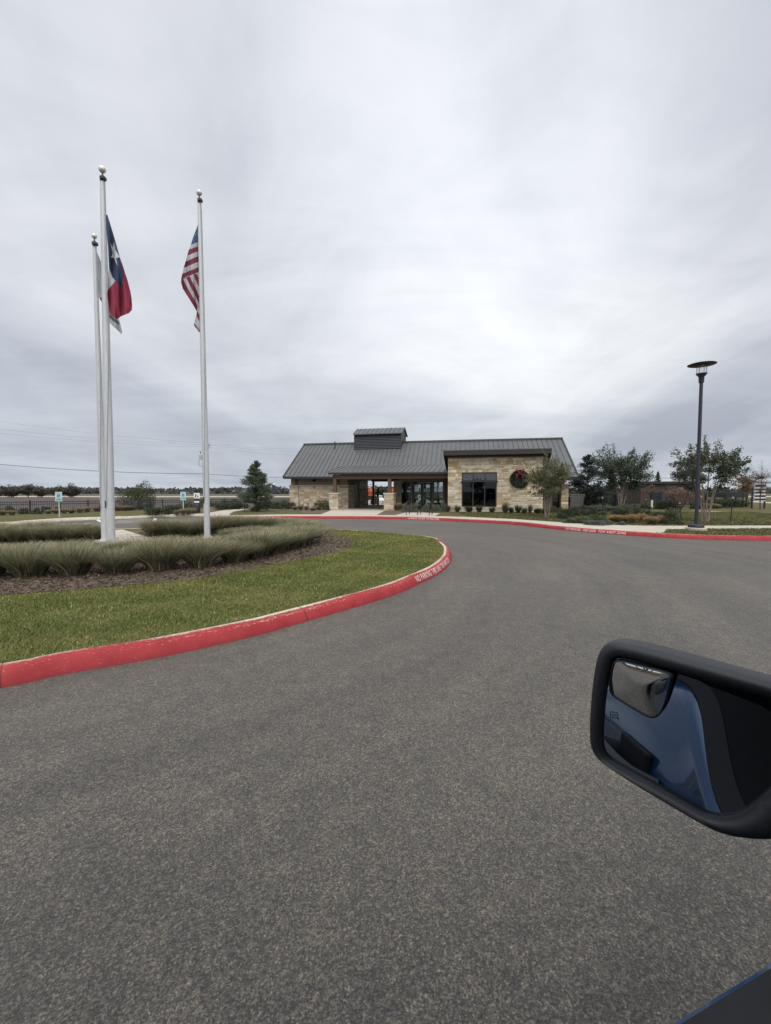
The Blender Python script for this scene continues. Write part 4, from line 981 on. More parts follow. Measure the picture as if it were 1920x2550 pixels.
# main roof ------------------------------------------------------------------
eL, eR, rL, rR = (U(705, 0, 2.9), 0.0, ZB(1186.5, 0, 0)), (U(1442.5, -.37, 2.8), -.3, ZB(1186.5, 24, -.3)), (U(757.5, 5.2, 6.3), 5.2, ZB(1107, 0, 5.2)), (U(1400, 5.4, 6.3), 5.4, ZB(1092, 24, 5.4))
eL, eR, rL, rR = map(Vector, (eL, eR, rL, rR))
def on(s, t): return eL.lerp(eR, s).lerp(rL.lerp(rR, s), t)      # point of the front slope
nrm = (eR-eL).cross(rL-eL).normalized()
if nrm.z < 0: nrm = -nrm
mb = MB()
bk = [Vector((p.x, 10.8, p.z)) for p in (eR, eL)]
vs = [eL, eR, rR, rL, bk[0], bk[1]]; vs = vs + [p-Vector((0, 0, .14)) for p in vs]
mb.add(vs, [(0,1,2,3), (3,2,4,5), (6,9,8,7), (9,11,10,8), (0,6,7,1), (1,7,8,2), (2,8,10,4), (4,10,11,5), (5,11,9,3), (3,9,6,0)])
ro_sheet = mb; mb = MB(); nr = 58
for i in range(nr+1):
    s = .004+i*.992/nr; a, b = on(s, -.004), on(s, .998); side = (eR-eL).normalized()*.009
    vs = [a-side, a+side, b+side, b-side]; vs = vs+[p+nrm*.032 for p in vs]
    mb.add(vs, [(0,1,5,4),(1,2,6,5),(2,3,7,6),(3,0,4,7),(4,5,6,7)])
ro = ro_sheet.build('roof', M['roof'], club); mb.build('seam', M['seam'], ro)
mb = MB().bar(rL+Vector((-.02, 0, .06)), rR+Vector((.02, 0, .06)), .34, .07); mb.build('ridge_cap', M['roof'], ro)
mb = MB().bar(eL+Vector((0, .05, -.13)), eR+Vector((0, .05, -.13)), .1, .17); mb.bar(eL+Vector((.02, 0, -.06)), rL+Vector((.02, 0, -.06)), .1, .2); mb.bar(eR+Vector((-.02, 0, -.06)), rR+Vector((-.02, 0, -.06)), .1, .2); mb.build('fascia', M['trim_dark'], club)
vs = [eL+Vector((.1, .12, -.17)), eR+Vector((-.1, .12, -.17)), Vector((eR.x-.1, 1.32, eR.z-.17)), Vector((eL.x+.1, .95, eL.z-.17))]
MB().solid(vs, (0, 0, -.03)).build('soffit', M['soffit'], club)
MB().box((uL+.1, 5.0, 2.9), (uE-.1, 5.2, 5.9)).build('gable_end', M['tan'], club)
# vent pipes
p = on(.143, .86); mb = MB().tube([p-Vector((0, 0, .1)), p+Vector((0, 0, .62))], .05, 8); mb.lathe([(.13, 0), (.07, .08), (.055, .1)], p+Vector((0, 0, -.02)), 10); mb.build('vent_pipe', M['trim_dark'], club)
p = on(.965, .28); MB().lathe([(.09, -.06), (.07, .06), (.05, .12), (0, .12)], p, 10).build('vent_pipe', M['trim_dark'], club)
# porch roof -----------------------------------------------------------------
pv0 = -2.2; pu0 = U(816.5, pv0, 3.2); pu1 = uS0+.02; pz0 = ZB(1176, pu0, pv0); pz1 = ZB(1174.8, pu1, pv0)
def zmain(u, v):                             # height of the main roof plane
    return eL.z-(nrm.x*(u-eL.x)+nrm.y*(v-eL.y))/nrm.z
pv1 = 1.35; q0 = Vector((U(851, pv1, 3.8), pv1, 0)); q0.z = zmain(q0.x, q0.y)+.02; q1 = Vector((pu1, pv1, zmain(pu1, pv1)+.02))
c0, c1 = Vector((pu0, pv0, pz0)), Vector((pu1, pv0, pz1))
mb = MB(); vs = [c0, c1, q1, q0]; vs = vs+[p-Vector((0, 0, .06)) for p in vs]
mb.add(vs, [(0,1,2,3),(7,6,5,4),(0,4,5,1),(1,5,6,2),(2,6,7,3),(3,7,4,0)])
po = mb.build('porch_roof', M['roof'], club); mb = MB(); np_ = 24
for i in range(np_+1):
    s = i/np_; a = c0.lerp(c1, s)+Vector((0, -.01, 0)); b = q0.lerp(q1, s); side = Vector((.009, 0, 0))
    vs = [a-side, a+side, b+side, b-side]; vs = vs+[p+Vector((0, 0, .032)) for p in vs]
    mb.add(vs, [(0,1,5,4),(1,2,6,5),(2,3,7,6),(3,0,4,7),(4,5,6,7)])
mb.build('seam', M['seam'], po)
mb = MB().bar(c0+Vector((0, .05, -.12)), c1+Vector((0, .05, -.12)), .06, .11); mb.build('porch_fascia', M['trim_dark'], club)
vs = [c0+Vector((.05, .1, -.07)), c1+Vector((-.02, .1, -.07)), q1+Vector((-.02, 0, -.07)), q0+Vector((0, 0, -.07))]
MB().solid(vs, (0, 0, -.04)).build('porch_ceiling', M['soffit'], club)
pz = (pz0+pz1)/2
pl, pr = U(834.5, -1.75), U(970.5, -1.75)
mb = MB().box((pu0+.25, -1.87, pz-.52), (pu1-.05, -1.63, pz-.2)); mb.build('beam', M['timber'], club)
for i in range(9):
    u_ = pu0+.5+i*(pu1-pu0-.8)/8
    MB().bar((u_, -2.05, pz-.13), (u_, 1.2, pz+.42), .09, .17).build('rafter', M['timber'], club)
mb = MB().bar((pr, -1.75, pz-.45), (pr, 7.0, pz-.45), .16, .26); mb.build('beam', M['timber'], club)
for uu in (pl, pr):
    MB().box((uu-.13, -1.88, 1.53), (uu+.13, -1.62, pz-.521)).build('timber_post', M['timber'], club, bevel=.012)
    st = MB(), MB(); st[0].col = (1, 1, 1); rnd = random.Random(int(uu*7))
    h = .36; za, zc = .05, 1.42
    stone_face(st[0], st[1], rnd, uu-h, uu+h, za, zc, [], fr(-1.75-h)); stone_face(st[0], st[1], rnd, -1.75-h, -1.75+h, za, zc, [], lf(uu-h)); stone_face(st[0], st[1], rnd, -1.75-h, -1.75+h, za, zc, [], rt(uu+h))
    pier = st[0].build('stone_pier', M['stone'], club); st[1].build('mortar_backing', M['mortar'], pier)
    MB().box((uu-h-.07, -1.75-h-.07, 1.422), (uu+h+.07, -1.75+h+.07, 1.53)).build('pier_cap', M['cap'], pier, bevel=.01)
# breezeway ceiling, back frame
MB().box((uE, 1.4, 3.15), (uD0, 9.6, 3.22)).build('breezeway_ceiling', M['soffit'], club)
for i in range(5): MB().box((uE, 2.0+i*1.6, 2.98), (uD0, 2.14+i*1.6, 3.148)).build('rafter', M['timber'], club)
mb = MB().box((uE-.2, 9.3, 2.65), (uD0+.1, 9.5, 3.15))
for px in (930, 972): u_ = U(px, 9.4); mb.box((u_-.1, 9.3, .1), (u_+.1, 9.5, 2.648))
mb.build('portal_frame', M['trim_dark'], club)
# bracket sign at the post
u_ = U(982, -1.7); zz = ZB(1188, u_, -1.7); MB().box((U(974, -1.7), -1.72, zz-.06), (U(985, -1.7), -1.68, zz+.08)).build('bracket_sign', M['white'], club)
# right end: recess, pier
ur = U(1376, 1.5); mb = MB().box((uS1+.26, 1.5, .05), (ur, 1.7, 3.4)); mb.box((ur, 1.5, 2.5), (24.0, 1.7, 3.6)); mb.build('end_wall', M['tan'], club)
mb = MB().box((ur, 1.6, .05), (U(1393, 1.6), 1.75, 2.5)); mb.build('recess_window', M['dark_glass'], club)
stone_wall('stone_pier', club, U(1399, .6), U(1415.5, .6), .05, 2.15, fr(.6), seed=12)
stone_wall('stone_pier', club, .6, 2.2, .05, 2.15, lf(U(1399, .6)), seed=13)
MB().box((U(1393.5, 1.4), 1.2, .05), (U(1399, .7)+.3, 2.4, 3.5)).build('corner_wall', M['tan'], club)
MB().box((U(1398, .6)-.05, .5, 2.151), (U(1416.5, .6)+.03, 1.3, 2.22)).build('pier_cap', M['cap'], club)
MB().box((21.0, 9.2, .05), (23.6, 9.4, 3.2)).build('back_wall', M['tan'], club)
# cupola ---------------------------------------------------------------------
cv = 4.15; cu0, cu1 = U(882, cv, 6), U(999.5, cv, 6); cz0, cz1 = ZB(1118.5, cu0, cv), ZB(1081.5, (cu0+cu1)/2, cv); cvb = 6.5
cup = MB().box((cu0+.02, cv+.05, cz0-.5), (cu1-.02, cvb, cz1)); cp = cup.build('cupola', M['louver'], club)
mb = MB(); nl = 9
for i in range(nl):
    z0 = cz0+.02+(cz1-cz0-.04)*i/nl; z1 = z0+(cz1-cz0-.04)/nl
    mb.add([(cu0+.06, cv-.05, z0), (cu1-.06, cv-.05, z0), (cu1-.06, cv+.03, z1), (cu0+.06, cv+.03, z1), (cu0+.06, cv+.049, z0), (cu1-.06, cv+.049, z0)], [(0,1,2,3),(0,4,5,1),(4,3,2,5),(0,3,4),(1,5,2)])
mb.box((cu0, cv-.06, cz0-.1), (cu0+.06, cv+.05, cz1)); mb.box((cu1-.06, cv-.06, cz0-.1), (cu1, cv+.05, cz1)); mb.build('louver', M['louver'], cp)
ev, rv = cv-.22, (cv+cvb)/2; ez, rz_ = ZB(1081, cu0, ev), ZB(1066.5, (cu0+cu1)/2, rv)
a0, a1 = U(880.5, ev, 7), U(1002, ev, 7); r0_, r1_ = U(885, rv, 7.7), U(1004, rv, 7.7)
a0 = cu0-.04; a1 = cu1+.12
mb = MB(); ov = 2*rv-ev
vs = [(a0, ev, ez), (a1, ev, ez), (a1, rv, rz_), (a0, rv, rz_), (a1, ov, ez), (a0, ov, ez)]; vs += [(x, y, z-.07) for x, y, z in vs]
mb.add(vs, [(0,1,2,3),(3,2,4,5),(6,9,8,7),(9,11,10,8),(0,6,7,1),(1,7,8,2),(2,8,10,4),(4,10,11,5),(5,11,9,3),(3,9,6,0)])
for i in range(12):
    x = a0+.02+i*(a1-a0-.04)/11; mb.bar((x, ev, ez+.02), (x, rv, rz_+.02), .025, .045)
mb.build('cupola_roof', M['roof'], cp)
mb = MB().add([(cu0+.02, cv+.05, cz1), (cu0+.02, cvb, cz1), (cu0+.02, rv, rz_-.1), (cu1-.02, cv+.05, cz1), (cu1-.02, cvb, cz1), (cu1-.02, rv, rz_-.1)], [(0,1,2),(3,5,4),(0,3,4,1),(1,4,5,2),(2,5,3,0)]); mb.build('cupola_gable', M['roof'], cp)
# wreath on the stone wall ---------------------------------------------------
wu, wz = U(1293.5, vS-.12), ZB(1193, U(1293.5, vS), vS)
wr = empty('wreath', BW(wu, vS-.14, wz), ANG); tag(wr, 'round green wreath with a dark red bow hung on the stone wall', 'wreath')
t = rng.random(4200)*6.283; ph = rng.random(4200)*6.283; rr = .16*np.sqrt(rng.random(4200)); C = np.stack([(.50+rr*np.cos(ph))*np.cos(t), rr*np.sin(ph)*.8, (.50+rr*np.cos(ph))*np.sin(t)], 1)
V, Fq = leaf_quads(C, .09, None, 0, .35); npmesh('greenery', V, Fq, M['leaf'], wr, vary((.035,.05,.022), 4200, .3, (.075,.085,.03), .3))
mb = MB().lathe([(.62, -.03), (.655, -.03), (.655, .03), (.62, .03), (.62, -.03)], (0, 0, 0), 40); mb.v = [(x, z, y) for x, y, z in mb.v]; mb.build('hoop', M['steel_black'], wr)
M['bow'] = pm('red_ribbon', (.12,.016,.024), (.18,.03,.037), 7, .6)
mb = MB()
for s in (-1, 1):
    pts = []
    for k in range(13):
        a = k/12*6.283; pts.append((s*(.02+.30*math.sin(a/2)**1.0)*1.0, -.2-.06*math.sin(a), .40+.17*math.sin(a)+.09*math.sin(a/2)))
    for i in range(12):
        p, q = Vector(pts[i]), Vector(pts[i+1]); wv = Vector((0, .10, .07)); mb.add([p-wv, q-wv, q+wv, p+wv], [(0,1,2,3)])
    mb.add([(s*.02, -.22, .4), (s*.12, -.24, .38), (s*.30, -.2, .08), (s*.24, -.23, .12), (s*.19, -.2, .06)], [(0,1,2,3,4)])
    mb.add([(s*.03, -.23, .45), (s*.14, -.23, .43), (s*.34, -.2, .30), (s*.30, -.22, .22)], [(0,1,2,3)])
mb.lathe([(0, -.06), (.06, -.03), (.06, .03), (0, .06)], (0, -.25, .4), 8); b = mb.build('bow', M['bow'], wr); sm = b.modifiers.new('s', 'SOLIDIFY'); sm.thickness = .012
# ------------------------------------------------------------------ flagpoles
def flagpole(bx, by, topx, topy, Y, r0, r1, label, balld):
    b = at(bx, Y, GZ); zt_ = zat(topy, Y); t = at(topx, Y, zt_)
    root = empty('flagpole', b); tag(root, label, 'flagpole', 'tall white flagpoles on the island')
    d = t-b; H = d.length
    n = 14; pts = [d*(i/n) for i in range(n+1)]; rad = [r0-(r0-r1)*max(0, (i/n-.25)/.75) for i in range(n+1)]
    MB().tube(pts, rad, 20).build('shaft', M['pole'], root, smooth=True)
    MB().lathe([(r0*1.9, 0), (r0*1.9, .03), (r0*1.25, .07), (r0*1.2, .1)], (0, 0, .03), 24).build('base_collar', M['pole'], root, smooth=True)
    tk = MB().lathe([(r1*1.05, -.03), (r1*1.05, .05), (.03, .10), (.012, .2)], d, 14); tk.box((d.x-.02, d.y-.1, d.z+.0), (d.x+.10, d.y+.02, d.z+.07)); tk.build('truck_cap', M['lamp_black'], root, smooth=True)
    bl = MB(); R_ = balld*.43; bl.lathe([(max(0.0, R_*math.sin(math.pi*i/16)), -R_*math.cos(math.pi*i/16)) for i in range(17)], d+Vector((0, 0, .2+R_)), 24); bl.build('ball_finial', M['gold'], root, smooth=True)
    hx = Vector((r0+.03, -.06, 0))
    MB().tube([d+Vector((.06, -.05, .03)), d*.97+Vector((r1+.03, -.05, 0)), d*.6+Vector((r0+.012, -.07, 0)), d*.12+Vector((-.02, -r0-.02, 0))], .008, 5).build('halyard', M['rope'], root)
    MB().tube([d*.12+Vector((-.04, -r0-.03, -.1)), d*.12+Vector((-.04, -r0-.03, .1))], .015, 6).build('cleat', M['lamp_black'], root)
    return root, b, t
P2, b2_, t2_ = flagpole(276.5, 1360, 255.5, 450, 12.2, .112, .062, 'nearest white flagpole, carrying the lone star flag', .21)
P1, b1_, t1_ = flagpole(261, 1357, 235.5, 612, 13.1, .088, .05, 'shortest flagpole, close behind the nearest one, carrying the white flag', .165)
P3, b3_, t3_ = flagpole(516.5, 1344, 496.5, 504, 14.0, .095, .055, 'lone flagpole carrying the striped stars flag', .20)
def pip(px, py, poly):
    ins = np.zeros(px.shape, bool); n = len(poly)
    for i in range(n):
        (a, b), (c, d) = poly[i], poly[(i+1) % n]
        if b == d: continue
        ins ^= ((b > py) != (d > py)) & (px < (c-a)*(py-b)/(d-b)+a)
    return ins
def flag(name, outline, regions, base, Y, step, fold, label, depth=(0, 0), dots=()):
    """hanging cloth: grid over its traced drape, folded in depth, coloured by its own pattern"""
    xs = [p[0] for p in outline]; ys = [p[1] for p in outline]
    gx = np.arange(min(xs)-step, max(xs)+step*2, step); gy = np.arange(min(ys)-step, max(ys)+step*2, step)
    X, Yy = np.meshgrid(gx, gy); cx, cy = X[:-1, :-1]+step/2, Yy[:-1, :-1]+step/2
    keep = pip(cx, cy, outline)
    col = np.zeros(cx.shape+(3,)); col[:] = base
    for poly, c in regions: col[pip(cx, cy, poly)] = c
    for (dx, dy, r) in dots: col[((cx-dx)/r)**2+((cy-dy)/r)**2 < 1] = (.75,.75,.75)
    V = []
    hs = {}
    for y in gy:
        pass
    vx = X.ravel(); vy = Yy.ravel()
    # to real size at distance Y
    b = (CY-vy)/F; dy_ = CP+b*SP; dz_ = -SP+b*CP
    z = CAMH+dz_/dy_*Y; dep = Y*CP-(z-CAMH)*SP; xw = (vx-CX)/F*dep
    yo = fold*(np.sin((vx-min(xs))*.21+vy*.016)+.5*np.sin((vx-min(xs))*.43-vy*.03+1)) + depth[0]+depth[1]*(vx-min(xs))/(max(xs)-min(xs))
    V = np.stack([xw*(Y+yo)/Y, Y+yo, (z-CAMH)*(Y+yo)/Y+CAMH], 1)
    nx = len(gx); r_, c_ = np.nonzero(keep); i0_ = r_*nx+c_
    Fq = np.stack([i0_, i0_+1, i0_+nx+1, i0_+nx], 1); used, inv = np.unique(Fq, return_inverse=True)
    o = npmesh(name, V[used], inv.reshape(-1, 4), M['cloth'], None, col[keep], smooth=True)
    m = o.modifiers.new('s', 'SOLIDIFY'); m.thickness = .006
    org = Vector(V[used].mean(0)); o.data.transform(Matrix.Translation(-org)); o.location = org
    return tag(o, label, 'flag')
def c6(pts): return [(200+x/4.165, 400+y/4.165) for x, y in pts]
NAVY, REDC, WHT = (.055,.08,.16), (.36,.045,.085), (.62,.62,.64)
flag('flag', c6([(266,565),(280,560),(345,770),(410,1000),(450,1125),(490,1240),(515,1340),(530,1430),(535,1500),(532,1550),(510,1578),(460,1600),(420,1615),(395,1638),(375,1645),(340,1615),(300,1580),(280,1400),(283,1180),(300,1120),(290,900),(272,700)]),
     [(c6([(255,550),(285,550),(345,770),(410,1000),(435,1120),(445,1200),(437,1330),(400,1290),(330,1210),(296,1110),(275,1100),(262,800)]), NAVY),
      (c6([(296,1108),(330,1205),(368,1247),(288,1342),(270,1342),(270,1150)]), WHT),
      (c6([(305,850),(338,905),(350,842),(365,925),(414,1003),(372,1012),(388,1092),(352,1010),(313,1004),(336,962)]), (.7,.71,.73))],
     REDC, 12.05, .33, .07, 'red, white and blue lone star flag hanging limp from the nearest pole', (-.08, -.05))
US = c6([(1240,600),(1222,660),(1185,760),(1150,860),(1110,980),(1070,1120),(1048,1215),(1045,1262),(1062,1325),(1110,1400),(1160,1480),(1208,1562),(1205,1600),(1190,1660),(1180,1705),(1195,1730),(1215,1750),(1232,1778),(1262,1780),(1262,600)])
st = []; 
Lb = [(1150,868),(1128,920),(1110,985),(1093,1048),(1074,1110),(1060,1172),(1046,1225)]; Rb = [838,892,940,990,1050,1108,1160]
for i in (1, 3, 5):
    if i+1 < 7: st.append((c6([(Lb[i][0]-30, Lb[i][1]+14), (1265, Rb[i]-18), (1265, Rb[i+1]-18), (Lb[i+1][0]-30, Lb[i+1][1]+14)]), (.26,.05,.08)))
canton = c6([(1140,600),(1270,600),(1265,828),(1120,884)])
low = [(c6([(1030,1235),(1062,1222),(1098,1212),(1270,1150),(1270,1800),(1000,1800)]), (.26,.05,.08)),
       (c6([(1065,1230),(1098,1216),(1232,1480),(1232,1560),(1213,1500)]), WHT), (c6([(1135,1200),(1170,1182),(1235,1320),(1232,1400)]), WHT), (c6([(1208,1170),(1225,1160),(1245,1230),(1240,1250)]), WHT),
       (c6([(1212,1560),(1222,1490),(1240,1560),(1240,1600)]), WHT), (c6([(1204,1610),(1240,1670),(1240,1760),(1186,1690)]), WHT)]
flag('flag', US, st+low+[(canton, (.085,.14,.27))], WHT, 14.22, .33, .06, 'stars and stripes flag drooping behind the lone pole', (.02, .0), [(200+x/4.165, 400+y/4.165, .8) for x, y in ((1222,738),(1195,775),(1220,800),(1175,825),(1203,715+40),(1216,768))])
flag('flag', c6([(150,900),(165,925),(185,980),(205,1030),(225,1075),(300,1200),(330,1450),(400,1640),(435,1775),(428,1800),(395,1765),(300,1680),(240,1560),(228,1475),(207,1440),(195,1420),(160,1300)]),
     [(c6([(190,1440),(232,1405),(240,1490)]), (.3,.04,.06)), (c6([(290,1590),(320,1600),(405,1680),(402,1705),(350,1670),(295,1625)]), (.15,.16,.19))], (.60,.61,.62), 13.3, .4, .05, 'limp white flag with a dark stripe on the shortest pole', (.05, .1))
# ------------------------------------------------------------------ lamp post
lp = W(1733, 1321, GZ); L0 = empty('lamp_post', lp); tag(L0, 'tall black lamp post with a wide disc hood on the verge', 'street lamp')
yl = lp.y; hT = zat(906.5, yl)-GZ; hb = zat(950, yl)-GZ
MB().lathe([(.36, -.1), (.36, .10), (.34, .12), (0, .12)], n=28).build('footing', M['concrete'], L0, smooth=True)
MB().lathe([(.27, .12), (.275, .20), (.25, .24), (.10, .25), (.085, .26)], n=24).build('base_cover', M['lamp_black'], L0, smooth=True)
lean = at(1746.5, yl, hb+GZ)-lp; lx = lean.x
MB().tube([(0, 0, .25), (lx*.5, 0, hb*.5), (lx, 0, hb)], [.068, .065, .060], 16).build('pole', M['lamp_black'], L0, smooth=True)
hd = MB().lathe([(.065, -.06), (.09, -.04), (.095, .17), (.12, .2), (.185, .28), (.19, .30), (.17, .305), (0, .3)], (lx, 0, hb), 24); hd.build('socket', M['lamp_black'], L0, smooth=True)
cg = MB()
for k in range(4):
    a = k*math.pi/2+.5; cg.tube([(lx+.175*math.cos(a), .175*math.sin(a), hb+.29), (lx+.175*math.cos(a), .175*math.sin(a), hb+.63)], .010, 6)
cg.lathe([(.17, .60), (.18, .61), (.17, .62)], (lx, 0, hb), 24); cg.build('cage', M['lamp_black'], L0)
m, nt, b = new_mat('lamp_glass'); b.inputs['Base Color'].default_value = (.75,.78,.78,1); b.inputs['Transmission Weight'].default_value = .0; b.inputs['Alpha'].default_value = .18; b.inputs['Roughness'].default_value = .2; M['lglass'] = m
MB().lathe([(.155, .30), (.155, .6)], (lx, 0, hb), 24).build('glass', M['lglass'], L0, smooth=True)
MB().lathe([(0, .62), (.18, .615), (.465, .632), (.478, .643), (.46, .652), (.28, .672), (.08, .685), (0, .685)], (lx, 0, hb), 40).build('hood', M['lamp_black'], L0, smooth=True)
# ------------------------------------------------------------------ parking signs
M['sign_pale'] = pm('pale_sign_face', (.42,.55,.55), (.5,.62,.62), 6, .6); M['sign_blue'] = pm('sign_blue', (.05,.14,.33), (.07,.17,.38), 6, .5); M['sign_green'] = pm('sign_green', (.12,.33,.25), (.16,.38,.29), 6, .5)
M['post'] = pm('galvanised_post', (.35,.36,.36), (.45,.46,.46), 9, .6)
def disc(mb, c, r, y, n=14): mb.add([(c[0]+r*math.cos(6.283*k/n), y, c[1]+r*math.sin(6.283*k/n)) for k in range(n)], [tuple(range(n))])
def parking_sign(px, pyb, pyt, label):
    p = W(px, pyb, GZ); r = empty('parking_sign', p, math.atan2(-p.x, p.y)*.6); tag(r, label, 'sign', 'accessible parking signs')
    h = zat(pyt, p.y)-GZ
    MB().box((-.028, 0, -.1), (.028, .05, h-.05)).build('post', M['post'], r)
    MB().box((-.17, -.025, h-.55), (.17, -.005, h)).build('sign_plate', M['sign_pale'], r, bevel=.004)
    MB().box((-.08, -.029, h-.31), (.08, -.026, h-.14)).build('blue_symbol', M['sign_blue'], r)
    mb = MB(); disc(mb, (.0, h-.165), .014, -.031); mb.tube([(0, -.031, h-.18), (0, -.031, h-.235), (.035, -.031, h-.235), (.05, -.031, h-.275)], .007, 5); pts = [(.028*math.cos(a)-.005, -.031, h-.245+.035*math.sin(a)) for a in np.linspace(2.1, 6.1, 9)]; mb.tube(pts, .006, 5); mb.build('wheelchair_mark', M['white'], r)
    mb = MB()
    for k in range(2): mb.box((-.12, -.029, h-.06-.045*k), (.12, -.026, h-.04-.045*k))
    mb.box((-.14, -.029, h-.50), (.14, -.026, h-.38)); mb.build('green_band', M['sign_green'], r)
parking_sign(148, 1288, 1225, 'pale accessible parking sign on a thin post left of the flagpoles')
parking_sign(457, 1279.5, 1225, 'pale accessible parking sign beside the lone flagpole')
p = W(491, 1277, GZ); r = empty('pet_waste_station', p, .2); tag(r, 'dark pet waste station with a small white sign beside the flagpole', 'waste station'); hh = zat(1227, p.y)-GZ
m = p.y/F
MB().box((-.04, 0, 0), (.04, .06, hh-.1)).build('post', M['steel_black'], r)
MB().lathe([(.0, 0), (.22, 0), (.23, .03), (.23, .55), (.2, .6), (0, .62)], (0, -.02, .03), 16).build('bin', M['steel_black'], r, smooth=True)
MB().box((-.19, -.10, hh-.95), (.19, -.005, hh-.45)).build('bag_dispenser', M['steel_black'], r, bevel=.01)
MB().box((-.17, -.105, hh-.70), (.17, -.102, hh-.58)).build('label_plate', M['white'], r)
MB().box((-.2, -.03, hh-.4), (.2, -.005, hh-.02)).build('sign_plate', M['white'], r, bevel=.02)
mb = MB(); mb.box((-.10, -.034, hh-.22), (-.02, -.031, hh-.1)); mb.box((-.12, -.034, hh-.34), (-.06, -.031, hh-.22)); mb.box((.03, -.034, hh-.32), (.10, -.031, hh-.2)); mb.build('dog_pictogram', M['steel_black'], r)
# ------------------------------------------------------------------ left iron fence
def iron_fence(pts, h, label, posts, step=.12, name='iron_fence', zb=0.0):
    r = empty(name, (pts[0][0], pts[0][1], zb)); tag(r, label, 'fence'); o0 = Vector((pts[0][0], pts[0][1], 0))
    P_ = [Vector((p[0], p[1], 0))-o0 for p in pts]
    for a, b in zip(P_, P_[1:]):
        mb = MB(); L = (b-a).length; d = (b-a)/L
        for z in (h-.06, h-.22, .12): mb.bar(a+Vector((0, 0, z)), b+Vector((0, 0, z)), .035, .04)
        n = int(L/step)
        for k in range(1, n): q = a+d*(k*L/n); mb.bar(q+Vector((0, 0, .06)), q+Vector((0, 0, h)), .018)
        mb.build('fence_panel', M['steel_black'], r)
    for q in P_:
        MB().box((q.x-.035, q.y-.035, -.1), (q.x+.035, q.y+.035, h+.06)).build('post', M['steel_black'], r)
F0 = W(-90, 1283.5, .1); F1 = W(560, 1267, .1)
fp = [F0.lerp(F1, t) for t in np.linspace(0, 1, 11)]
iron_fence([(p.x, p.y) for p in fp]+[(-9.0, 41.5)], .98, 'black iron picket fence between the lawn and the tilled field', None)
# ------------------------------------------------------------------ utility pole and wires
up = at(512, 92, 0); r = empty('utility_pole', up); tag(r, 'wooden utility pole far behind the lone flagpole with a transformer', 'utility pole')
hp = zat(1107, 92)
MB().tube([(0, 0, 0), (0, 0, hp)], [.17, .11], 8).build('pole', M['dark_bark'], r)
MB().bar((-.5, 0, hp-.5), (1.1, 0, hp-.2), .12).build('crossarm', M['dark_bark'], r)
mb = MB()
for x, z in ((1.0, hp+.1), (.95, hp-.6), (.2, hp+.1)): mb.lathe([(.03, -.25), (.12, -.1), (.06, 0), (.13, .1), (.03, .22)], (x, 0, z), 8)
mb.build('insulator', M['post'], r)
zt2 = zat(1138, 92); MB().lathe([(.0, -.5), (.3, -.5), (.32, .4), (.2, .5), (0, .55)], (-.85, 0, zt2), 12).build('transformer', M['post'], r, smooth=True)
MB().tube([(-.85, 0, zt2+.6), (-.9, 0, zt2+1.2)], .07, 6).tube([(-.95, -.1, zt2-.4), (-1.25, -.1, zt2-.9), (-1.1, -.1, zt2-1.7), (-.5, -.1, zt2-2.0), (-.1, 0, zt2-1.9)], .035, 5).build('drop_cable', M['steel_black'], r)
M['wire'] = pm('wire_grey', (.06,.065,.08), (.07,.075,.09), 3, .7)
def wire(pa, pb, sag, rad, label):
    pts = [pa.lerp(pb, t)-Vector((0, 0, sag*4*t*(1-t))) for t in np.linspace(0, 1, 30)]
    o = MB().tube(pts, rad, 5).build('power_line', M['wire']); tag(o, label, 'power line', 'overhead wires across the field')
wire(at(-60, 92, zat(1151, 92)), at(512, 92, zat(1180, 92)), .55, .05, 'thick low overhead cable left of the lone flagpole')
wire(at(512, 92, zat(1180, 92)), at(760, 110, zat(1188, 110)), .3, .042, 'low overhead cable between the lone flagpole and the clubhouse')
for k, (ya, yb, yc) in enumerate(((1062, 1108, 1124), (1072, 1113, 1134), (1040, 1104, 1118))):
    wire(at(-60, 92, zat(ya, 92)), at(512, 92, zat(yb, 92)), .5, .011, ('middle', 'lowest', 'topmost')[k]+' of the three thin high wires on the flagpole side')
    wire(at(512, 92, zat(yb, 92)), at(770, 130, zat(yc, 130)), .4, .011, ('middle', 'lowest', 'topmost')[k]+' of the three thin high wires toward the clubhouse roof')
wire(at(1580, 120, zat(1188, 120)), at(2000, 120, zat(1183, 120)), .6, .06, 'overhead cable behind the wide tree on the far side')
# silo
p = at(681.5, 240, 0); zt3 = zat(1205, 240); r = empty('silo', p); tag(r, 'tall dark blue silo with a pale cap beyond the field', 'silo')
M['silo'] = pm('dark_blue_silo', (.018,.028,.07), (.028,.04,.09), .5, .5)
MB().lathe([(.85, 0), (.85, zt3-.5)], n=18).build('tank', M['silo'], r, smooth=True); MB().lathe([(.87, zt3-.5), (.8, zt3-.1), (.4, zt3+.3), (0, zt3+.35)], n=18).build('cap', M['white'], r, smooth=True)
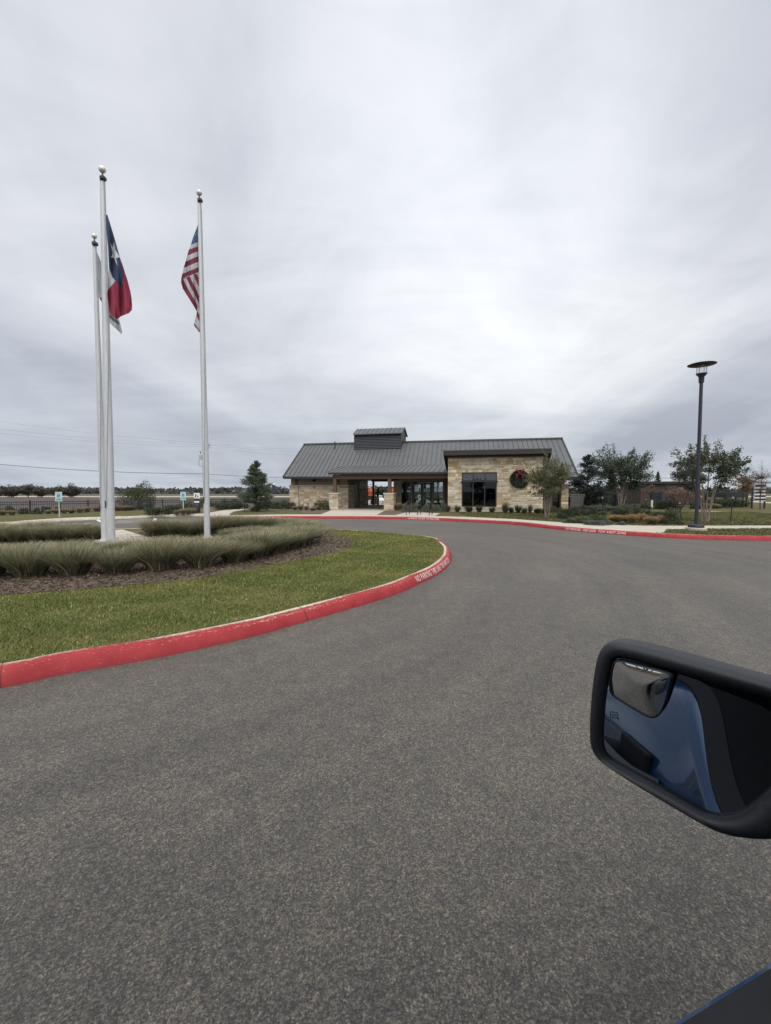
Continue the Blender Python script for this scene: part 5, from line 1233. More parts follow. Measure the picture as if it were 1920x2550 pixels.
# ------------------------------------------------------------------ bicycle racks
def rack(px0, py0, px1, py1):
    a, b = W(px0, py0, .157), W(px1, py1, .157); r = (b-a).length/2
    return a, b
labs = ['black hoop bike rack nearest the stone pillar', 'middle black hoop bike rack', 'black hoop bike rack nearest the stone wall']
R0 = None
for i, (px, pyb) in enumerate(((1011.5, 1281.5), (1040, 1282), (1069, 1283))):
    p = W(px, pyb, .157)
    if R0 is None:
        R0 = empty('bike_rack'); h, hw = .84, .36
        pts = [(-hw, 0, 0), (-hw, 0, h-hw*.7)]+[(-hw*math.cos(a), 0, h-hw*.7+hw*.7*math.sin(a)) for a in np.linspace(.2, 2.94, 9)]+[(hw, 0, h-hw*.7), (hw, 0, 0)]
        MB().tube(pts, .026, 10).build('hoop', M['steel_black'], R0, smooth=True)
        for s in (-1, 1): MB().lathe([(.075, 0), (.075, .012), (.03, .014)], (s*hw, 0, 0), 12).build('foot_plate', M['steel_black'], R0)
        o = R0
    else: o = copy_tree(R0)
    o.location = p; o.rotation_euler = (0, 0, 1.22); tag(o, labs[i], 'bike rack', 'bicycle racks in front of the glass doors')
    d = Vector((math.cos(1.22), math.sin(1.22), 0)); o.location = p+d*.36
# ------------------------------------------------------------------ behind the breezeway
def gate():
    p = BW(U(968, 8.6), 8.6, .06); w = .95
    u0, u1 = U(940, 8.6), U(962, 8.6); r = empty('iron_gate', BW(u0, 8.6, .06), ANG); tag(r, 'black iron gate standing in the breezeway', 'gate')
    h = zat(1213, 47)-.06; W_ = u1-u0+1.2
    f = MB(); f.box((0, -.04, 0), (.16, .04, h)); f.box((W_-.06, -.04, 0), (W_, .04, h)); f.box((.16, -.04, h-.12), (W_-.06, .04, h)); f.box((.16, -.03, .1), (W_-.06, .03, .16)); f.box((.16, -.03, h-.5), (W_-.06, .03, h-.46)); f.box((.16, -.03, .95), (W_-.06, .03, 1.05)); f.build('gate_frame', M['steel_black'], r)
    b = MB()
    for k in range(1, 14): x = .16+k*(W_-.22)/14; b.box((x-.008, -.008, .16), (x+.008, .008, h-.5))
    b.build('pickets', M['steel_black'], r); MB().box((.04, -.12, .95), (.12, -.041, 1.15)).build('latch', M['post'], r)
gate()
fe = [BW(U(905, 9.0), 9.0), BW(U(940, 9.0)-.05, 9.0)]
iron_fence([(p.x, p.y) for p in fe], 1.55, 'black iron fence panel left of the breezeway gate', None, zb=.06)
tag(sheet('patio', [BW(5.8, .0).to_2d(), BW(9.7, .0).to_2d(), BW(9.7, 10).to_2d(), BW(24, 10).to_2d(), BW(24, 40).to_2d(), BW(-2, 40).to_2d(), BW(-2, 10).to_2d(), BW(5.8, 10).to_2d()], .158, M['concrete']), 'concrete patio running through the breezeway to the pool side', 'patio')
UMB = None
ul = ['folded orange patio umbrella seen at the left of the breezeway', 'folded orange patio umbrella seen just right of the timber post', 'folded orange patio umbrella seen through the dense tree', 'folded orange patio umbrella left of the brown building']
for i, (px, pt_, Y) in enumerate(((923, 1212, 53), (977, 1215, 54), (1484, 1216, 56), (1588, 1212, 54))):
    if UMB is None:
        UMB = empty('patio_umbrella')
        MB().tube([(0, 0, 0), (0, 0, 2.5)], .03, 8).build('pole', M['timber'], UMB)
        cv_ = MB().lathe([(.05, 2.5), (.12, 2.38), (.30, 2.0), (.36, 1.5), (.33, 1.15), (.2, 1.1)], n=12); cv_.v = [(x*(1+.14*math.cos(6*math.atan2(y, x))), y*(1+.14*math.cos(6*math.atan2(y, x))), z) for x, y, z in cv_.v]; cv_.build('canopy', M['orange'], UMB, smooth=True)
        MB().lathe([(.28, 0), (.28, .06), (.06, .1)], n=14).build('base', M['concrete'], UMB); o = UMB
    else: o = copy_tree(UMB)
    o.location = at(px, Y, .158); s = (zat(pt_, Y)-.158)/2.5; o.scale = (s*(1 if i < 2 else 1.1),)*2+(s,); tag(o, ul[i], 'umbrella', 'folded orange umbrellas on the pool side')
LG = None
for i, (px, Y) in enumerate(((921, 52), (950, 51), (956, 51.2), (963, 51.4), (985, 53), (1000, 53), (1045, 55), (1062, 55))):
    if LG is None:
        LG = empty('lounge_chair')
        mb = MB(); mb.bar((0, 0, .38), (0, 1.2, .38), .6, .08); mb.build('seat', M['white'], LG); MB().bar((0, 1.2, .4), (0, 1.75, .95), .6, .08).build('backrest', M['white'], LG)
        for sx in (-.25, .25):
            for sy in (.1, 1.2): MB().box((sx-.03, sy-.03, 0), (sx+.03, sy+.03, .34)).build('leg', M['white'], LG)
        o = LG
    else: o = copy_tree(LG)
    o.location = at(px, Y, .158); o.rotation_euler = (0, 0, .5 if i % 2 else -.3)
    tag(o, 'white pool lounger on the patio seen through the breezeway' if i < 4 else 'white pool lounger seen through the glass doors', 'lounge chair', 'white loungers by the pool')
p = at(931.5, 49.5, .158); r = empty('waste_bin', p, ANG); tag(r, 'wood slatted bin beside the breezeway gate', 'bin')
mb = MB()
for k in range(7): mb.box((-.28+k*.08, -.3, .04), (-.212+k*.08, -.26, .98)); 
mb.box((-.28, -.255, .03), (.28, .28, .96)); mb.build('slatted_body', M['timber'], r); MB().box((-.31, -.33, .985), (.31, .31, 1.06)).build('lid', M['cap'], r)
ct = conifer(77, 2.5, 1.35, 2600, (.028,.045,.025), (.05,.065,.035), .1); p = BW(U(1036, 6.2), 6.2, .07); put(ct, p, 'dark christmas tree seen through the left glass door', 'tree'); ct.name = 'christmas_tree'
sp_ = [BW(-2, 30), BW(10, 31), BW(24, 33)]
iron_fence([(p.x, p.y) for p in sp_], 1.5, 'black iron fence around the pool side behind the clubhouse', None, step=.2, zb=.15)
for i, (px, Y, w, h) in enumerate(((940, 66, 60, 18), (968, 66, 50, 15), (1010, 70, 70, 18), (1060, 70, 80, 16))): shrub('dark', px, 1262, w, h*1.6, 'dark hedge beyond the pool fence', 'hedge beyond the pool fence', Y=Y)
# ------------------------------------------------------------------ slatted screen right of the clubhouse
p = at(1437, 36.2, GZ); r = empty('slatted_screen', p, .1); tag(r, 'grey slatted equipment screen with a tilted face beside the stone pier', 'screen')
m = 36.2/F; wd = 36*m; h = zat(1229, 36.2)-GZ
mb = MB(); n = 9
for k in range(n):
    z0 = .04+k*(h-.04)/n; z1 = z0+(h-.04)/n-.035; x0, x1 = -wd*.5+.10*k/n*0, wd*.36+wd*.2*k/n
    mb.add([(x0, -.02, z0), (x1, -.02, z0), (x1+.02, .0, z1), (x0, .0, z1), (x0, .04, z0), (x1, .04, z0), (x1+.02, .05, z1), (x0, .05, z1)], [(0,1,2,3),(7,6,5,4),(0,4,5,1),(1,5,6,2),(2,6,7,3),(3,7,4,0)])
mb.build('slat', M['slat'], r); MB().box((-wd*.5, .052, 0), (-wd*.5+.08, .12, h)).box((wd*.34, .052, 0), (wd*.42, .12, h)).build('post', M['steel_black'], r)
MB().box((-wd*.48, .125, 0), (wd*.4, .8, h*.8)).build('equipment_box', M['slat'], r)
# ------------------------------------------------------------------ right background
Yb = 48; x0, x1 = at(1594, Yb).x, at(1742, Yb).x; hB = zat(1199, Yb)-GZ
r = empty('brown_building', (x0, Yb, GZ)); tag(r, 'low dark brown building with a flat roof behind the right fence', 'building'); w_ = x1-x0
M['brown'] = pm('brown_siding', (.055,.035,.027), (.08,.052,.04), 2, .85, stretch=(1, 1, 6))
mb = MB().box((0, 0, 0), (w_, 4, hB-.25)); mb.build('wall', M['brown'], r)
MB().box((-.3, -.35, hB-.248), (w_+.3, 4.3, hB)).build('roof', M['trim_dark'], r)
for a, b in ((.62, .74), (.80, .90)): f = MB().box((w_*a, -.04, 1.0), (w_*b, -.003, 1.9)).build('window', M['tan'], r); MB().box((w_*a+.06, -.06, 1.06), (w_*b-.06, -.042, 1.84)).build('pane', M['dark_glass'], f)
MB().box((w_*.42, -.05, 0), (w_*.53, -.003, 2.0)).build('door', M['trim_dark'], r)
fr_ = [W(1500, 1265, GZ), W(1625, 1266, GZ)]; fr2 = [W(1648, 1266, GZ), W(1742, 1266, GZ), W(1850, 1263, GZ)]
iron_fence([(p.x, p.y) for p in fr_], 1.5, 'black iron fence from the hedge to the navy panel', None, zb=GZ); iron_fence([(p.x, p.y) for p in fr2], 1.45, 'black iron fence from the navy panel to the flat shelter', None, zb=GZ)
p = W(1633, 1266.5, GZ); m = p.y/F; r = empty('notice_board', p); tag(r, 'navy panel between two posts, one with a white foot, at the right fence', 'notice board'); h = zat(1222, p.y)-GZ
M['navy'] = pm('navy_panel', (.010,.012,.024), (.015,.017,.032), 4, .5)
MB().box((-13*m, -.06, .75), (-6*m, .06, h)).box((9*m, -.06, 0), (14*m, .06, h)).build('post', M['navy'], r); MB().box((-12*m, -.05, 0), (-8*m, .05, .748)).build('white_foot', M['white'], r)
MB().box((-6*m, -.03, h-1.0), (9*m, .03, h-.15)).build('panel', M['navy'], r)
p = at(1619, p.y-.2, zat(1217, p.y-.2)); r = empty('ring_wreath', p); tag(r, 'pale oval ring wreath hanging above the navy panel', 'wreath')
t = rng.random(1500)*6.283; C = np.stack([.30*np.cos(t)+.22*np.sin(t)*.0, rng.normal(size=1500)*.03, .30*np.sin(t)], 1)+rng.normal(size=(1500, 3))*.035; ct_, st_ = math.cos(.8), math.sin(.8)
C = C*np.array([1.15, 1, .72]); C = np.stack([C[:, 0]*ct_-C[:, 2]*st_, C[:, 1], C[:, 0]*st_+C[:, 2]*ct_], 1)
V, Fq = leaf_quads(C, .07, None); npmesh('ring', V, Fq, M['leaf'], r, vary((.19,.16,.115), 1500, .25))
# hidden bracket that carries it
MB().tube([(0, .02, -.2), (.12, .1, -.9)], .02, 5).build('stake', M['steel_black'], r)
p = at(1818, 44, GZ); r = empty('shelter', p); tag(r, 'flat black shelter roof on posts beyond the right fence', 'shelter'); hs = zat(1226, 44)-GZ; m = 44/F
MB().box((-30*m, -1, hs-.5), (24*m, 2, hs)).build('roof', M['trim_dark'], r)
for x in (-28*m, -4*m, 22*m):
    for y in (-.9, 1.9): MB().box((x-.06, y-.06, 0), (x+.06, y+.06, hs-.502)).build('post', M['steel_black'], r)
# directory sign
p = at(1889, 38.5, GZ); r = empty('directory_sign', p, .12); tag(r, 'white directory sign with dark blue strips on two posts', 'sign'); m = 38.5/F; zt4 = zat(1206, 38.5)-GZ; zb4 = zat(1248, 38.5)-GZ
for x in (-19*m, 16*m): MB().box((x-.05, -.05, 0), (x+.05, .05, zt4-.3)).build('post', M['steel_black'], r)
MB().box((-15.5*m, -.09, zb4), (15.5*m, -.052, zt4)).build('board', M['white'], r)
hh = zt4-zb4
for k in range(5):
    z1 = zt4-.02-k*hh/5-(0 if k else 0); MB().box((-15*m, -.115, z1-hh/5+.10), (15*m, -.092, z1-(.0 if k == 0 else .04))).build('panel', M['navy'], r)
# path lights / stakes with pale heads
ST = None
for i, (px, pb, ptop, tilt) in enumerate(((1697, 1297, 1251, -.13), (1819, 1300, 1237, .06), (1720, 1270, 1226, -.08), (1603, 1273, 1243, .16), (1501, 1280, 1238, -.05), (1827, 1300, 1240, .03))):
    if i == 5: continue
    p = W(px, pb, GZ); h = zat(ptop, p.y)-GZ
    if ST is None:
        ST = empty('path_light'); MB().tube([(0, 0, 0), (0, 0, .93)], .026, 6).build('stake', M['steel_black'], ST); MB().lathe([(.03, .93), (.042, .95), (.045, .995), (.02, 1.0), (0, 1.0)], n=10).build('lamp_head', M['cap'], ST); o = ST
    else: o = copy_tree(ST)
    o.location = p; o.scale = (1, 1, h); o.rotation_euler = (0, tilt, 0)
    tag(o, ['leaning dark path light with a pale head beside the gold grass mounds', 'dark path light with a pale head right of the wide tree', 'dark path light behind the lamp post by the twiggy shrub', 'white headed path light at the right fence left of the navy panel', 'thin path light in front of the dense tree'][i], 'path light', 'path lights in the right beds')
for i, px in enumerate((1747.5, 1765)):
    p = W(px, 1299, GZ); o = MB().tube([(0, 0, 0), (.0, 0, 1.15)], .028, 6).build('tree_stake', M['bark']); o.location = p; o.rotation_euler = (0, .05*(1 if i else -1), 0)
    tag(o, ['short wooden stake left of the wide tree trunk', 'short wooden stake right of the wide tree trunk'][i], 'stake')
for px, pb, lab_ in ((609, 1275, 'thin dark stake left of the conifer trunk'), (1322, 1286, 'thin dark stake left of the tree at the stone wall')):
    p = W(px, pb, GZ); o = MB().tube([(0, 0, 0), (.0, 0, .55)], .022, 5).build('tree_stake', M['steel_black']); o.location = p; tag(o, lab_, 'stake')
# ------------------------------------------------------------------ trees behind the camera, seen in the mirror and the panes
bh = [(-14.5, -9.8, 0), (-19, -8.2, 1), (-17, -13, 0), (-24, -7.2, 0), (-30, -6, 1), (-37, -6.5, 0), (-27, -12, 1), (-9, -26, 1), (1, -27, 0), (9, -25, 1), (17, -27, 0), (-34, -16, 1), (26, -24, 0)]
for i, (x, y, k) in enumerate(bh):
    o = copy_tree((t2, t1)[k], sc=1.2); o.location = (x, y, GZ); o.rotation_euler = (0, 0, i*1.1); tag(o, 'street tree standing behind the pickup, seen only in its mirror and the panes', 'tree', 'trees behind the pickup')
bl_ = [Vector(p) for p in [(-13.8,-17.6),(-15,-6),(-24,-1),(-46,-1)]]
bkp = catmull([(-46,-3.2),(-28,-3.6),(-19,-5.2),(-12,-8.2),(-4,-11.5),(8,-13),(45,-13)], .4)
ko2, q1_, q2_ = sweep_kerb('kerb', bkp, -1, M['kerb_red']); tag(ko2, 'red kerb on the road side behind the pickup', 'kerb')
tag(sheet('lawn', inner(bkp, q2_, .207)+[(70,-13),(70,-70),(-70,-70),(-70,-3)], .146, M['lawn_far']), 'lawn behind the pickup across the road', 'lawn')
# ------------------------------------------------------------------ pickup truck (local +x forward, +y its left side)
TH = math.atan2(.3584, .9336)
truck = empty('pickup_truck', (0, 0, 0), TH); tag(truck, 'blue pickup truck seen from its driver seat, black wing mirror and window sill in view', 'pickup truck')
m, nt, b = new_mat('blue_car_paint'); b.inputs['Base Color'].default_value = (.012,.075,.2,1); b.inputs['Metallic'].default_value = .35; b.inputs['Roughness'].default_value = .28; b.inputs['Coat Weight'].default_value = 1; b.inputs['Coat Roughness'].default_value = .03
fl = noise(nt, coord(nt), 900, 2); nt.links.new(ramp(nt, fl, [(.35, (.008,.06,.165)), (.65, (.013,.08,.215))]), b.inputs['Base Color']); M['paint'] = m
M['plastic'] = pm('black_grained_plastic', (.011,.012,.014), (.017,.018,.02), 260, .5, .12, .0008, spec=.45)
M['rubber'] = pm('black_rubber', (.008,.008,.009), (.013,.013,.014), 60, .7)
M['grip'] = pm('grey_grip', (.07,.072,.07), (.085,.087,.084), 60, .4)
M['interior'] = pm('charcoal_trim', (.012,.013,.014), (.018,.019,.02), 120, .75, .1, .001, spec=.3)
m, nt, b = new_mat('mirror_glass'); b.inputs['Base Color'].default_value = (.3,.3,.3,1); b.inputs['Metallic'].default_value = 1; b.inputs['Roughness'].default_value = .0; nt.links.new(ramp(nt, noise(nt, coord(nt), 3), [(0, (.26,.28,.31)), (1, (.29,.31,.34))]), b.inputs['Base Color']); M['mirror'] = m
m, nt, b = new_mat('convex_mirror_glass'); b.inputs['Metallic'].default_value = 1; b.inputs['Roughness'].default_value = .0; nt.links.new(ramp(nt, noise(nt, coord(nt), 3), [(0, (.6,.62,.64)), (1, (.66,.68,.7))]), b.inputs['Base Color']); M['mirror2'] = m
YC = -.78                                             # centre line
def sill(x):
    def ss(a, b, t): t = max(0, min(1, (t-a)/(b-a))); return t*t*(3-2*t)
    return 1.432-.17*dip(x)+.12*ss(.9, 1.2, x)-.05*ss(1.3, 2.3, x)-.0*ss(-1.3, -1.9, x)
SILLY = .235
def dip(x): t = max(0, min(1, (x+.10)/.54)); return t**3*(6*t*t-15*t+10)
def silly(x): return .15+.085*dip(x)
def yprof(z, zs, ys=None):
    t = (z-.35)/(zs-.35); ys = SILLY if ys is None else ys
    pts = [(0, -.12), (.12, -.06), (.3, -.055), (.5, -.024), (.66, -.007), *[(.80+.2*q/8, (ys-SILLY)*(q/8)**2*(1.6-.6*q/8)) for q in range(9)]]
    for (a, p), (c, q) in zip(pts, pts[1:]):
        if t <= c: return SILLY+p+(q-p)*(t-a)/(c-a)
    return SILLY
def zlow(x):
    z = .46
    for xc in (1.52, -2.22):
        d = abs(x-xc)
        if d < .52: z = max(z, .40+math.sqrt(max(0, .52**2-d*d)))
    return z
def endy(x):                                          # plan taper toward nose and tail
    return -.18*max(0, (x-1.7)/.75)**2-.03*max(0, (-3.2-x)/.5)
def side_skin(name, x0, x1, parent, sgn=1, step=.04, inset=0.0):
    xs = list(np.arange(x0, x1, step))+[x1]; K = 22; V = []
    for x in xs:
        zs = sill(x); zl = zlow(x)
        for k in range(K+1):
            z = zl+(zs-zl)*k/K; y = yprof(z, zs, silly(x))+endy(x)
            d = min(abs(x-1.52), abs(x+2.22)); y += .03*math.exp(-((d-.5)/.10)**2)*max(0, 1-(z-.5)/.7) if d < .9 else 0
            V.append((x, y if sgn > 0 else 2*YC-y, z))
    n = K+1; Fq = [(i*n+k, (i+1)*n+k, (i+1)*n+k+1, i*n+k+1) for i in range(len(xs)-1) for k in range(K)]
    o = npmesh(name, V, Fq, M['paint'], parent, smooth=True); s = o.modifiers.new('s', 'SOLIDIFY'); s.thickness = .03; s.offset = sgn
    return o
side_skin('rear_quarter', -3.55, -1.612, truck); side_skin('rear_door', -1.606, -.506, truck); dr = side_skin('driver_door', -.50, .80, truck); side_skin('front_fender', .806, 2.45, truck)
side_skin('side_panel', -3.55, 2.45, truck, -1)
# door handles: big grab handle with dark cup
def handle(x, z, parent):
    y = yprof(z, sill(x))
    mb = MB().tube([(x-.15, y-.005, z), (x-.13, y+.045, z), (x-.06, y+.06, z+.003), (x+.06, y+.06, z+.003), (x+.13, y+.045, z), (x+.15, y-.005, z)], [.02, .026, .026, .026, .026, .02], 10)
    for i, v in enumerate(mb.v): mb.v[i] = (v[0], v[1], z+(v[2]-z)*1.35)
    mb.build('handle', M['grip'], parent, smooth=True)
    MB().box((x-.10, y-.01, z-.06), (x+.10, y+.004, z+.06)).build('handle_cup', M['rubber'], parent, bevel=.02)
handle(-.06, 1.215, dr); handle(-1.42, 1.19, truck)
# window sill rubber and inner door trim (left front), cut to the sill curve
def strip(name, x0, x1, ya, yb, dz0, dz1, mat, parent):
    xs = list(np.arange(x0, x1, .03))+[x1]; mb = MB(); V = []; 
    for x in xs: s = sill(x); y_ = silly(x); V += [(x, y_+ya, s+dz0), (x, y_+yb, s+dz1), (x, y_+yb, s+dz1-.05), (x, y_+ya, s+dz0-.05)]
    n = len(xs); fs = [(i*4+k, (i+1)*4+k, (i+1)*4+(k+1) % 4, i*4+(k+1) % 4) for i in range(n-1) for k in range(4)]+[(0,1,2,3), tuple((n-1)*4+k for k in (3,2,1,0))]
    mb.add(V, fs); return mb.build(name, mat, parent, smooth=True, angle=50)
strip('window_seal', -.48, .80, -.0045, -.04, .004, .012, M['rubber'], truck)
strip('door_trim', -.48, .80, -.042, -.16, .008, -.012, M['interior'], truck)
strip('rear_window_seal', -1.6, -.505, .0, -.06, .004, .012, M['rubber'], truck)
xs = np.linspace(-.48, .8, 20); mb = MB(); V = []
for x in xs:
    s = sill(x)
    for (y, z) in ((-.158, s-.02), (-.17, s-.14), (-.15, s-.3), (-.2, .75), (-.16, .5)): V.append((x, silly(x)+y, z))
mb.add(V, [(i*5+k, (i+1)*5+k, (i+1)*5+k+1, i*5+k+1) for i in range(19) for k in range(4)]); mb.build('door_panel', M['interior'], truck, smooth=True)
# greenhouse
RZ = 2.06
def pill(name, pts, w, h, mat='paint', both=True, parent=None):
    for sg in ((1, -1) if both else (1,)):
        mb = MB(); q = [(x, y if sg > 0 else 2*YC-y, z) for x, y, z in pts]
        for a, b in zip(q, q[1:]): mb.bar(a, b, w, h)
        mb.build(name, M[mat], parent or truck)
pill('front_pillar', [(1.16, .15, 1.33), (.36, -.03, 2.0)], .09, .07)
pill('middle_pillar', [(-.53, .11, 1.42), (-.60, -.02, 2.0)], .07, .12)
pill('rear_pillar', [(-1.62, .10, 1.42), (-1.72, -.03, 2.0)], .09, .2)
pill('roof_rail', [(.40, -.045, 2.0), (-1.74, -.045, 2.0)], .06, .07)
mb = MB(); ys = np.linspace(-.03, 2*YC+.03, 9); V = []
for x, dz in ((.46, -.06), (.2, 0), (-.6, .02), (-1.4, .01), (-1.78, -.06)):
    for y in ys: V.append((x, y, RZ+dz-.06*((y-YC)/.85)**4))
mb.add(V, [(i*9+k, (i+1)*9+k, (i+1)*9+k+1, i*9+k+1) for i in range(4) for k in range(8)]); o = mb.build('roof', M['paint'], truck, smooth=True); o.modifiers.new('s', 'SOLIDIFY').thickness = .04
gl = M['dark_glass']
MB().solid([(1.13, .02, 1.40), (1.13, 2*YC-.02, 1.40), (.43, 2*YC+.08, 1.98), (.43, -.08, 1.98)], (.006, 0, .004)).build('windscreen', gl, truck)
MB().solid([(-1.69, .0, 1.47), (-1.69, 2*YC, 1.47), (-1.76, 2*YC+.08, 1.97), (-1.76, -.08, 1.97)], (-.006, 0, 0)).build('rear_window', gl, truck)
MB().solid([(-.60, .11, 1.478), (-1.55, .11, 1.465), (-1.63, -.03, 1.97), (-.66, -.03, 1.97)], (0, .005, 0)).build('rear_door_window', gl, truck)
MB().solid([(1.02, 2*YC-.11, 1.42), (-.5, 2*YC-.11, 1.478), (-.56, 2*YC+.03, 1.97), (.40, 2*YC+.03, 1.97)], (0, -.005, 0)).build('passenger_window', gl, truck)
MB().solid([(-.60, 2*YC-.11, 1.478), (-1.55, 2*YC-.11, 1.465), (-1.63, 2*YC+.03, 1.97), (-.66, 2*YC+.03, 1.97)], (0, -.005, 0)).build('rear_door_window', gl, truck)
# hood, nose, bed
mb = MB(); xs = np.linspace(1.12, 2.44, 8); ys = np.linspace(0, 1, 11); V = []
for x in xs:
    yl_ = silly(x)+endy(x)-.004; yr_ = 2*YC-yl_
    for t in ys: V.append((x, yl_+(yr_-yl_)*t, sill(x)+.05*math.sin(math.pi*t)**.5-.10*max(0, (x-2.2)/.24)**2*(.5)))
mb.add(V, [(i*11+k, (i+1)*11+k, (i+1)*11+k+1, i*11+k+1) for i in range(7) for k in range(10)]); mb.build('hood', M['paint'], truck, smooth=True)
yl_ = SILLY+endy(2.45)
MB().box((2.38, 2*YC-yl_+.02, .5), (2.47, yl_-.02, 1.30)).build('grille', M['plastic'], truck, bevel=.03)
for s in (1, -1): y0 = yl_-.30 if s > 0 else 2*YC-yl_; MB().box((2.40, y0, 1.0), (2.485, y0+.30, 1.2)).build('headlight', M['white'], truck, bevel=.02)
MB().box((2.42, 2*YC-yl_-.02, .42), (2.6, yl_+.02, .68)).build('bumper', M['plastic'], truck, bevel=.05)
MB().box((-3.62, 2*YC-.12, .7), (-3.55, .12, 1.44)).build('tailgate', M['paint'], truck, bevel=.02); MB().box((-3.75, 2*YC-.12, .5), (-3.622, .12, .68)).build('bumper', M['plastic'], truck, bevel=.03)
MB().box((-3.54, 2*YC-.05, .78), (-1.8, .05, .84)).box((-1.84, 2*YC-.05, .84), (-1.78, .05, 1.45)).build('cargo_bed', M['plastic'], truck)
MB().box((-1.75, 2*YC-.02, .45), (1.15, .02, .5)).build('floor', M['interior'], truck)
MB().box((.62, 2*YC+.05, .5), (1.12, -.03, 1.33)).build('dashboard', M['interior'], truck, bevel=.06)
for yc in (-.44, -1.28): MB().box((-.62, yc-.26, .55), (-.05, yc+.26, .85)).build('seat', M['interior'], truck, bevel=.06); MB().bar((-.55, yc, .8), (-.82, yc, 1.5), .5, .16).build('seat_back', M['interior'], truck, bevel=.05)
MB().box((-1.65, 2*YC+.1, .55), (-1.1, -.1, .85)).box((-1.7, 2*YC+.1, .85), (-1.5, -.1, 1.45)).build('rear_bench', M['interior'], truck)
for x in (1.52, -2.22):
    for s in (1, -1):
        yc = SILLY-.09 if s > 0 else 2*YC-SILLY+.09
        ty = MB().lathe([(.27, -.13), (.39, -.135), (.425, -.09), (.425, .09), (.39, .135), (.27, .13), (.27, -.13)], n=28); ty.v = [(x+a, yc+c, .425+b_) for a, b_, c in ty.v]; t = ty.build('wheel', M['rubber'], truck, smooth=True)
        ri = MB().lathe([(0, -.06), (.1, -.07), (.2, -.03), (.27, -.11), (.275, .11), (.2, .03), (.1, .07), (0, .06)], n=28); ri.v = [(x+a, yc+c, .425+b_) for a, b_, c in ri.v]; ri.build('rim', M['post'], t, smooth=True)
MB().box((1.0, 2*YC, .3), (2.2, 0, .9)).box((-3.3, 2*YC+.1, .35), (-1.7, -.1, .75)).build('chassis', M['rubber'], truck)
# wing mirror: outlines unprojected on the glass plane, then given real depth
Mn = Vector((-.878, -.454, .15)).normalized()          # glass normal in truck axes
rot = Matrix.Rotation(-TH, 3, 'Z'); CL_ = Vector((0, 0, CAMH))
MT = .60
def on_plane(px, py, off=0.0):
    d = rot @ ray(px, py); P0 = CL_+(rot @ ray(1468, 1780))*MT+Mn*off
    return CL_+d*((P0-CL_).dot(Mn)/d.dot(Mn))
def smooth_loop(pts, n=96, it=1):
    P_ = [Vector(p) for p in pts]
    for _ in range(2):                                 # corner cutting rounds the outline
        Q = []
        for a, b in zip(P_, P_[1:]+P_[:1]): Q += [a.lerp(b, .25), a.lerp(b, .75)]
        P_ = Q
    L = [0]
    for a, b in zip(P_, P_[1:]+P_[:1]): L.append(L[-1]+(b-a).length)
    out = []; j = 0
    for i in range(n):
        s = L[-1]*i/n
        while L[j+1] < s: j += 1
        t = (s-L[j])/max(1e-9, L[j+1]-L[j]); out.append(P_[j].lerp(P_[(j+1) % len(P_)], t))
    return out
rim_px = [(1532,1597),(1510,1600),(1492,1618),(1481,1650),(1472,1710),(1466,1785),(1465,1845),(1472,1871),(1492,1897),(1570,1950),(1690,2022),(1765,2066),(1810,2084),(1855,2094),(1925,2098),(1990,2085),(2022,2010),(2025,1860),(2000,1745),(1960,1712),(1920,1700),(1820,1672),(1720,1644),(1620,1616)]
gl_px = list(reversed([(1540,1641),(1564,1644),(1678,1677),(1810,1712),(1920,1743),(1975,1765),(1995,1830),(1985,1900),(1920,1968),(1870,2012),(1846,2028),(1816,2039),(1765,2037),(1720,2012),(1640,1966),(1570,1928),(1515,1897),(1503,1884),(1495,1858),(1498,1800),(1502,1746),(1512,1690),(1524,1650)]))
RM, GL = smooth_loop([on_plane(x, y) for x, y in rim_px]), smooth_loop([on_plane(x, y) for x, y in gl_px])
def align(A, B):                                       # rotate B's start to match A's
    c = sum(A, Vector())/len(A); n = len(A)
    k = min(range(n), key=lambda k: sum((A[i]-B[(i+k) % n]).length for i in range(0, n, 6)))
    return [B[(i+k) % n] for i in range(n)]
GL = align(RM, GL); cG = sum(GL, Vector())/len(GL); GL = [cG+(p-cG)*1.018 for p in GL]; cR = sum(RM, Vector())/len(RM); n = len(RM)
mir = empty('wing_mirror', (0, 0, 0)); mir.parent = truck
def rings(mb, rr):
    V = [p for r_ in rr for p in r_]; k = len(rr)
    mb.add(V, [(i*n+j, i*n+(j+1) % n, (i+1)*n+(j+1) % n, (i+1)*n+j) for i in range(k-1) for j in range(n)]); return mb
def off(r_, d, s=1.0, c=None, sh=Vector()): c = c or cR; return [c+(p-c)*s+Mn*d+sh for p in r_]
def mixr(A, B, t): return [a.lerp(b, t) for a, b in zip(A, B)]
mb = rings(MB(), [off(GL, -.012), off(GL, -.002), off(mixr(GL, RM, .25), .003), off(mixr(GL, RM, .6), .004), off(mixr(GL, RM, .85), .001), off(RM, -.006), off(RM, -.010)])
mb.build('mirror_rim', M['plastic'], mir, smooth=True, angle=60)
sh = Vector((.02, .0, .0))
mb = rings(MB(), [off(RM, -.0105, .992), off(RM, -.013, 1.0), off(RM, -.03, 1.006), off(RM, -.06, .985), off(RM, -.085, .90), off(RM, -.10, .72), off(RM, -.108, .4)]); nv = len(mb.v); mb.f.append(list(range(nv-n, nv))); mb.c.append((1, 1, 1))
mb.build('mirror_shell', M['plastic'], mir, smooth=True, angle=60)
gf = MB(); gf.add(off(GL, -.0115, 1.002), [tuple(range(n))]); gf.build('mirror_glass', M['mirror'], mir)
IN = [(1540,1640),(1600,1654),(1660,1668),(1677,1674),(1679,1682),(1670,1712),(1662,1740),(1652,1764),(1642,1776),(1630,1781),(1616,1780),(1580,1761),(1545,1741),(1527,1730),(1522,1715),(1524,1690),(1530,1660)]
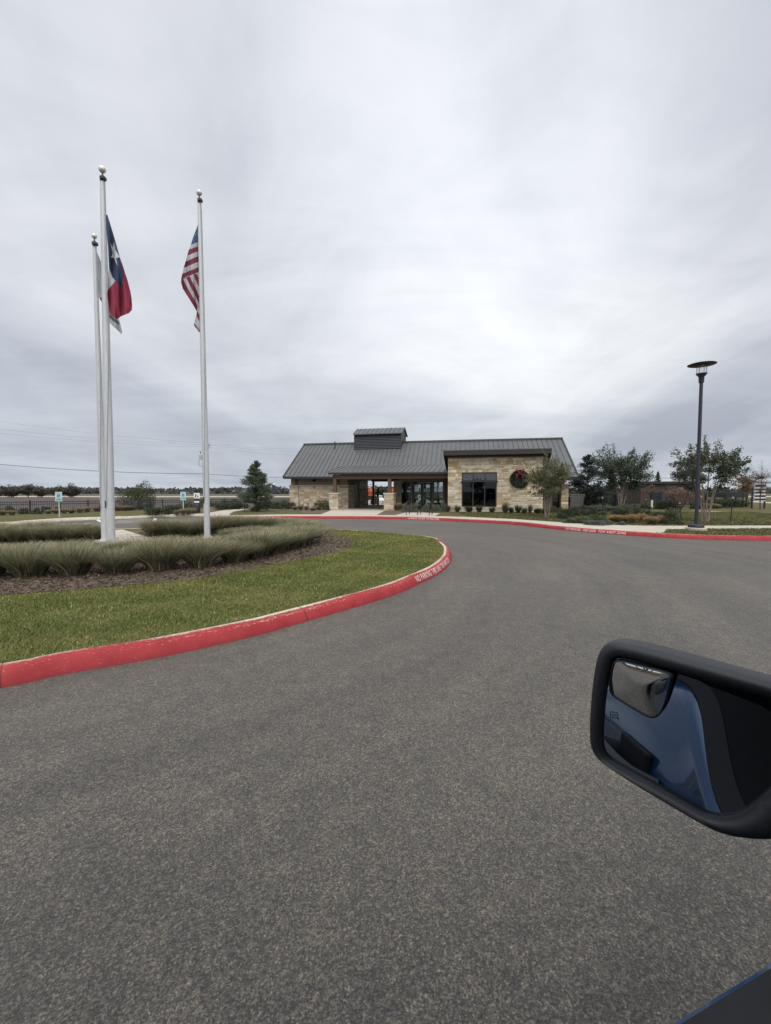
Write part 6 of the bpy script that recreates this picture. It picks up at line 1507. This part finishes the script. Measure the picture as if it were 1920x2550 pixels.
IL = smooth_loop([on_plane(x, y, -.0115) for x, y in IN]); ci = sum(IL, Vector())/n
eo = (Vector((0, 1, 0))-Mn*Mn.y).normalized(); TLT = .17; eu = Mn.cross(eo); eu = eu if eu.z > 0 else -eu
def icap(s, h): return [ci+(p-ci)*s+Mn*(h+.010-TLT*(p-ci).dot(eo)*s+.22*(p-ci).dot(eu)*s) for p in IL]   # wedge: turned outward
SAG = .0034
V = [ci+Mn*(.0135+SAG)]; K = 14
for k in range(1, K+1):
    s = k/K; V += icap(s*.985, .0035+SAG*(1-s*s))
fs = [(0, 1+j, 1+(j+1) % n) for j in range(n)]+[(1+k*n+j, 1+(k+1)*n+j, 1+(k+1)*n+(j+1) % n, 1+k*n+(j+1) % n) for k in range(K-1) for j in range(n)]
mb = MB(); mb.add(V, fs); mb.build('blind_spot_mirror', M['mirror2'], mir, smooth=True, angle=180)
rings(MB(), [[p+Mn*.0002 for p in IL], icap(1.045, -.006), icap(1.045, .0005), icap(1.045, .0045), icap(1.0, .0055), icap(.985, .003)]).build('blind_spot_rim', M['plastic'], mir, smooth=True, angle=60)
# heater symbol
def ps(x, y): return on_plane(x, y, -.0108)
mb = MB(); sq = [(1521,1772.5),(1536,1775),(1538,1778),(1536,1788),(1533,1789),(1522,1786),(1519.5,1784),(1521,1772.5)]; mb.tube([ps(x, y) for x, y in sq], .0004, 4)
for k in range(3): x = 1525+k*3.7; y = 1777.5+k*.7; mb.tube([ps(x, y), ps(x+.8, y+2), ps(x-.3, y+4), ps(x+.6, y+6.3)], .0003, 4)
mb.tube([ps(1536, 1788), ps(1540, 1793), ps(1541, 1787)], .0004, 4); mb.build('heater_symbol', M['rubber'], mir)
# arm to the door
a0 = cR+(RM[0]-RM[0])-Mn*.05; 
br = max(RM, key=lambda p: -p.y)                       # rim point closest to the cab
mb = MB().bar(br-Mn*.04+Vector((0, .03, 0)), (br.x+.16, .2, br.z-.02), .12, .07); mb.build('mirror_arm', M['plastic'], mir, bevel=.012)

for o in bpy.data.objects:
    if o.get('category') and not o.get('kind'): o['kind'] = 'thing'
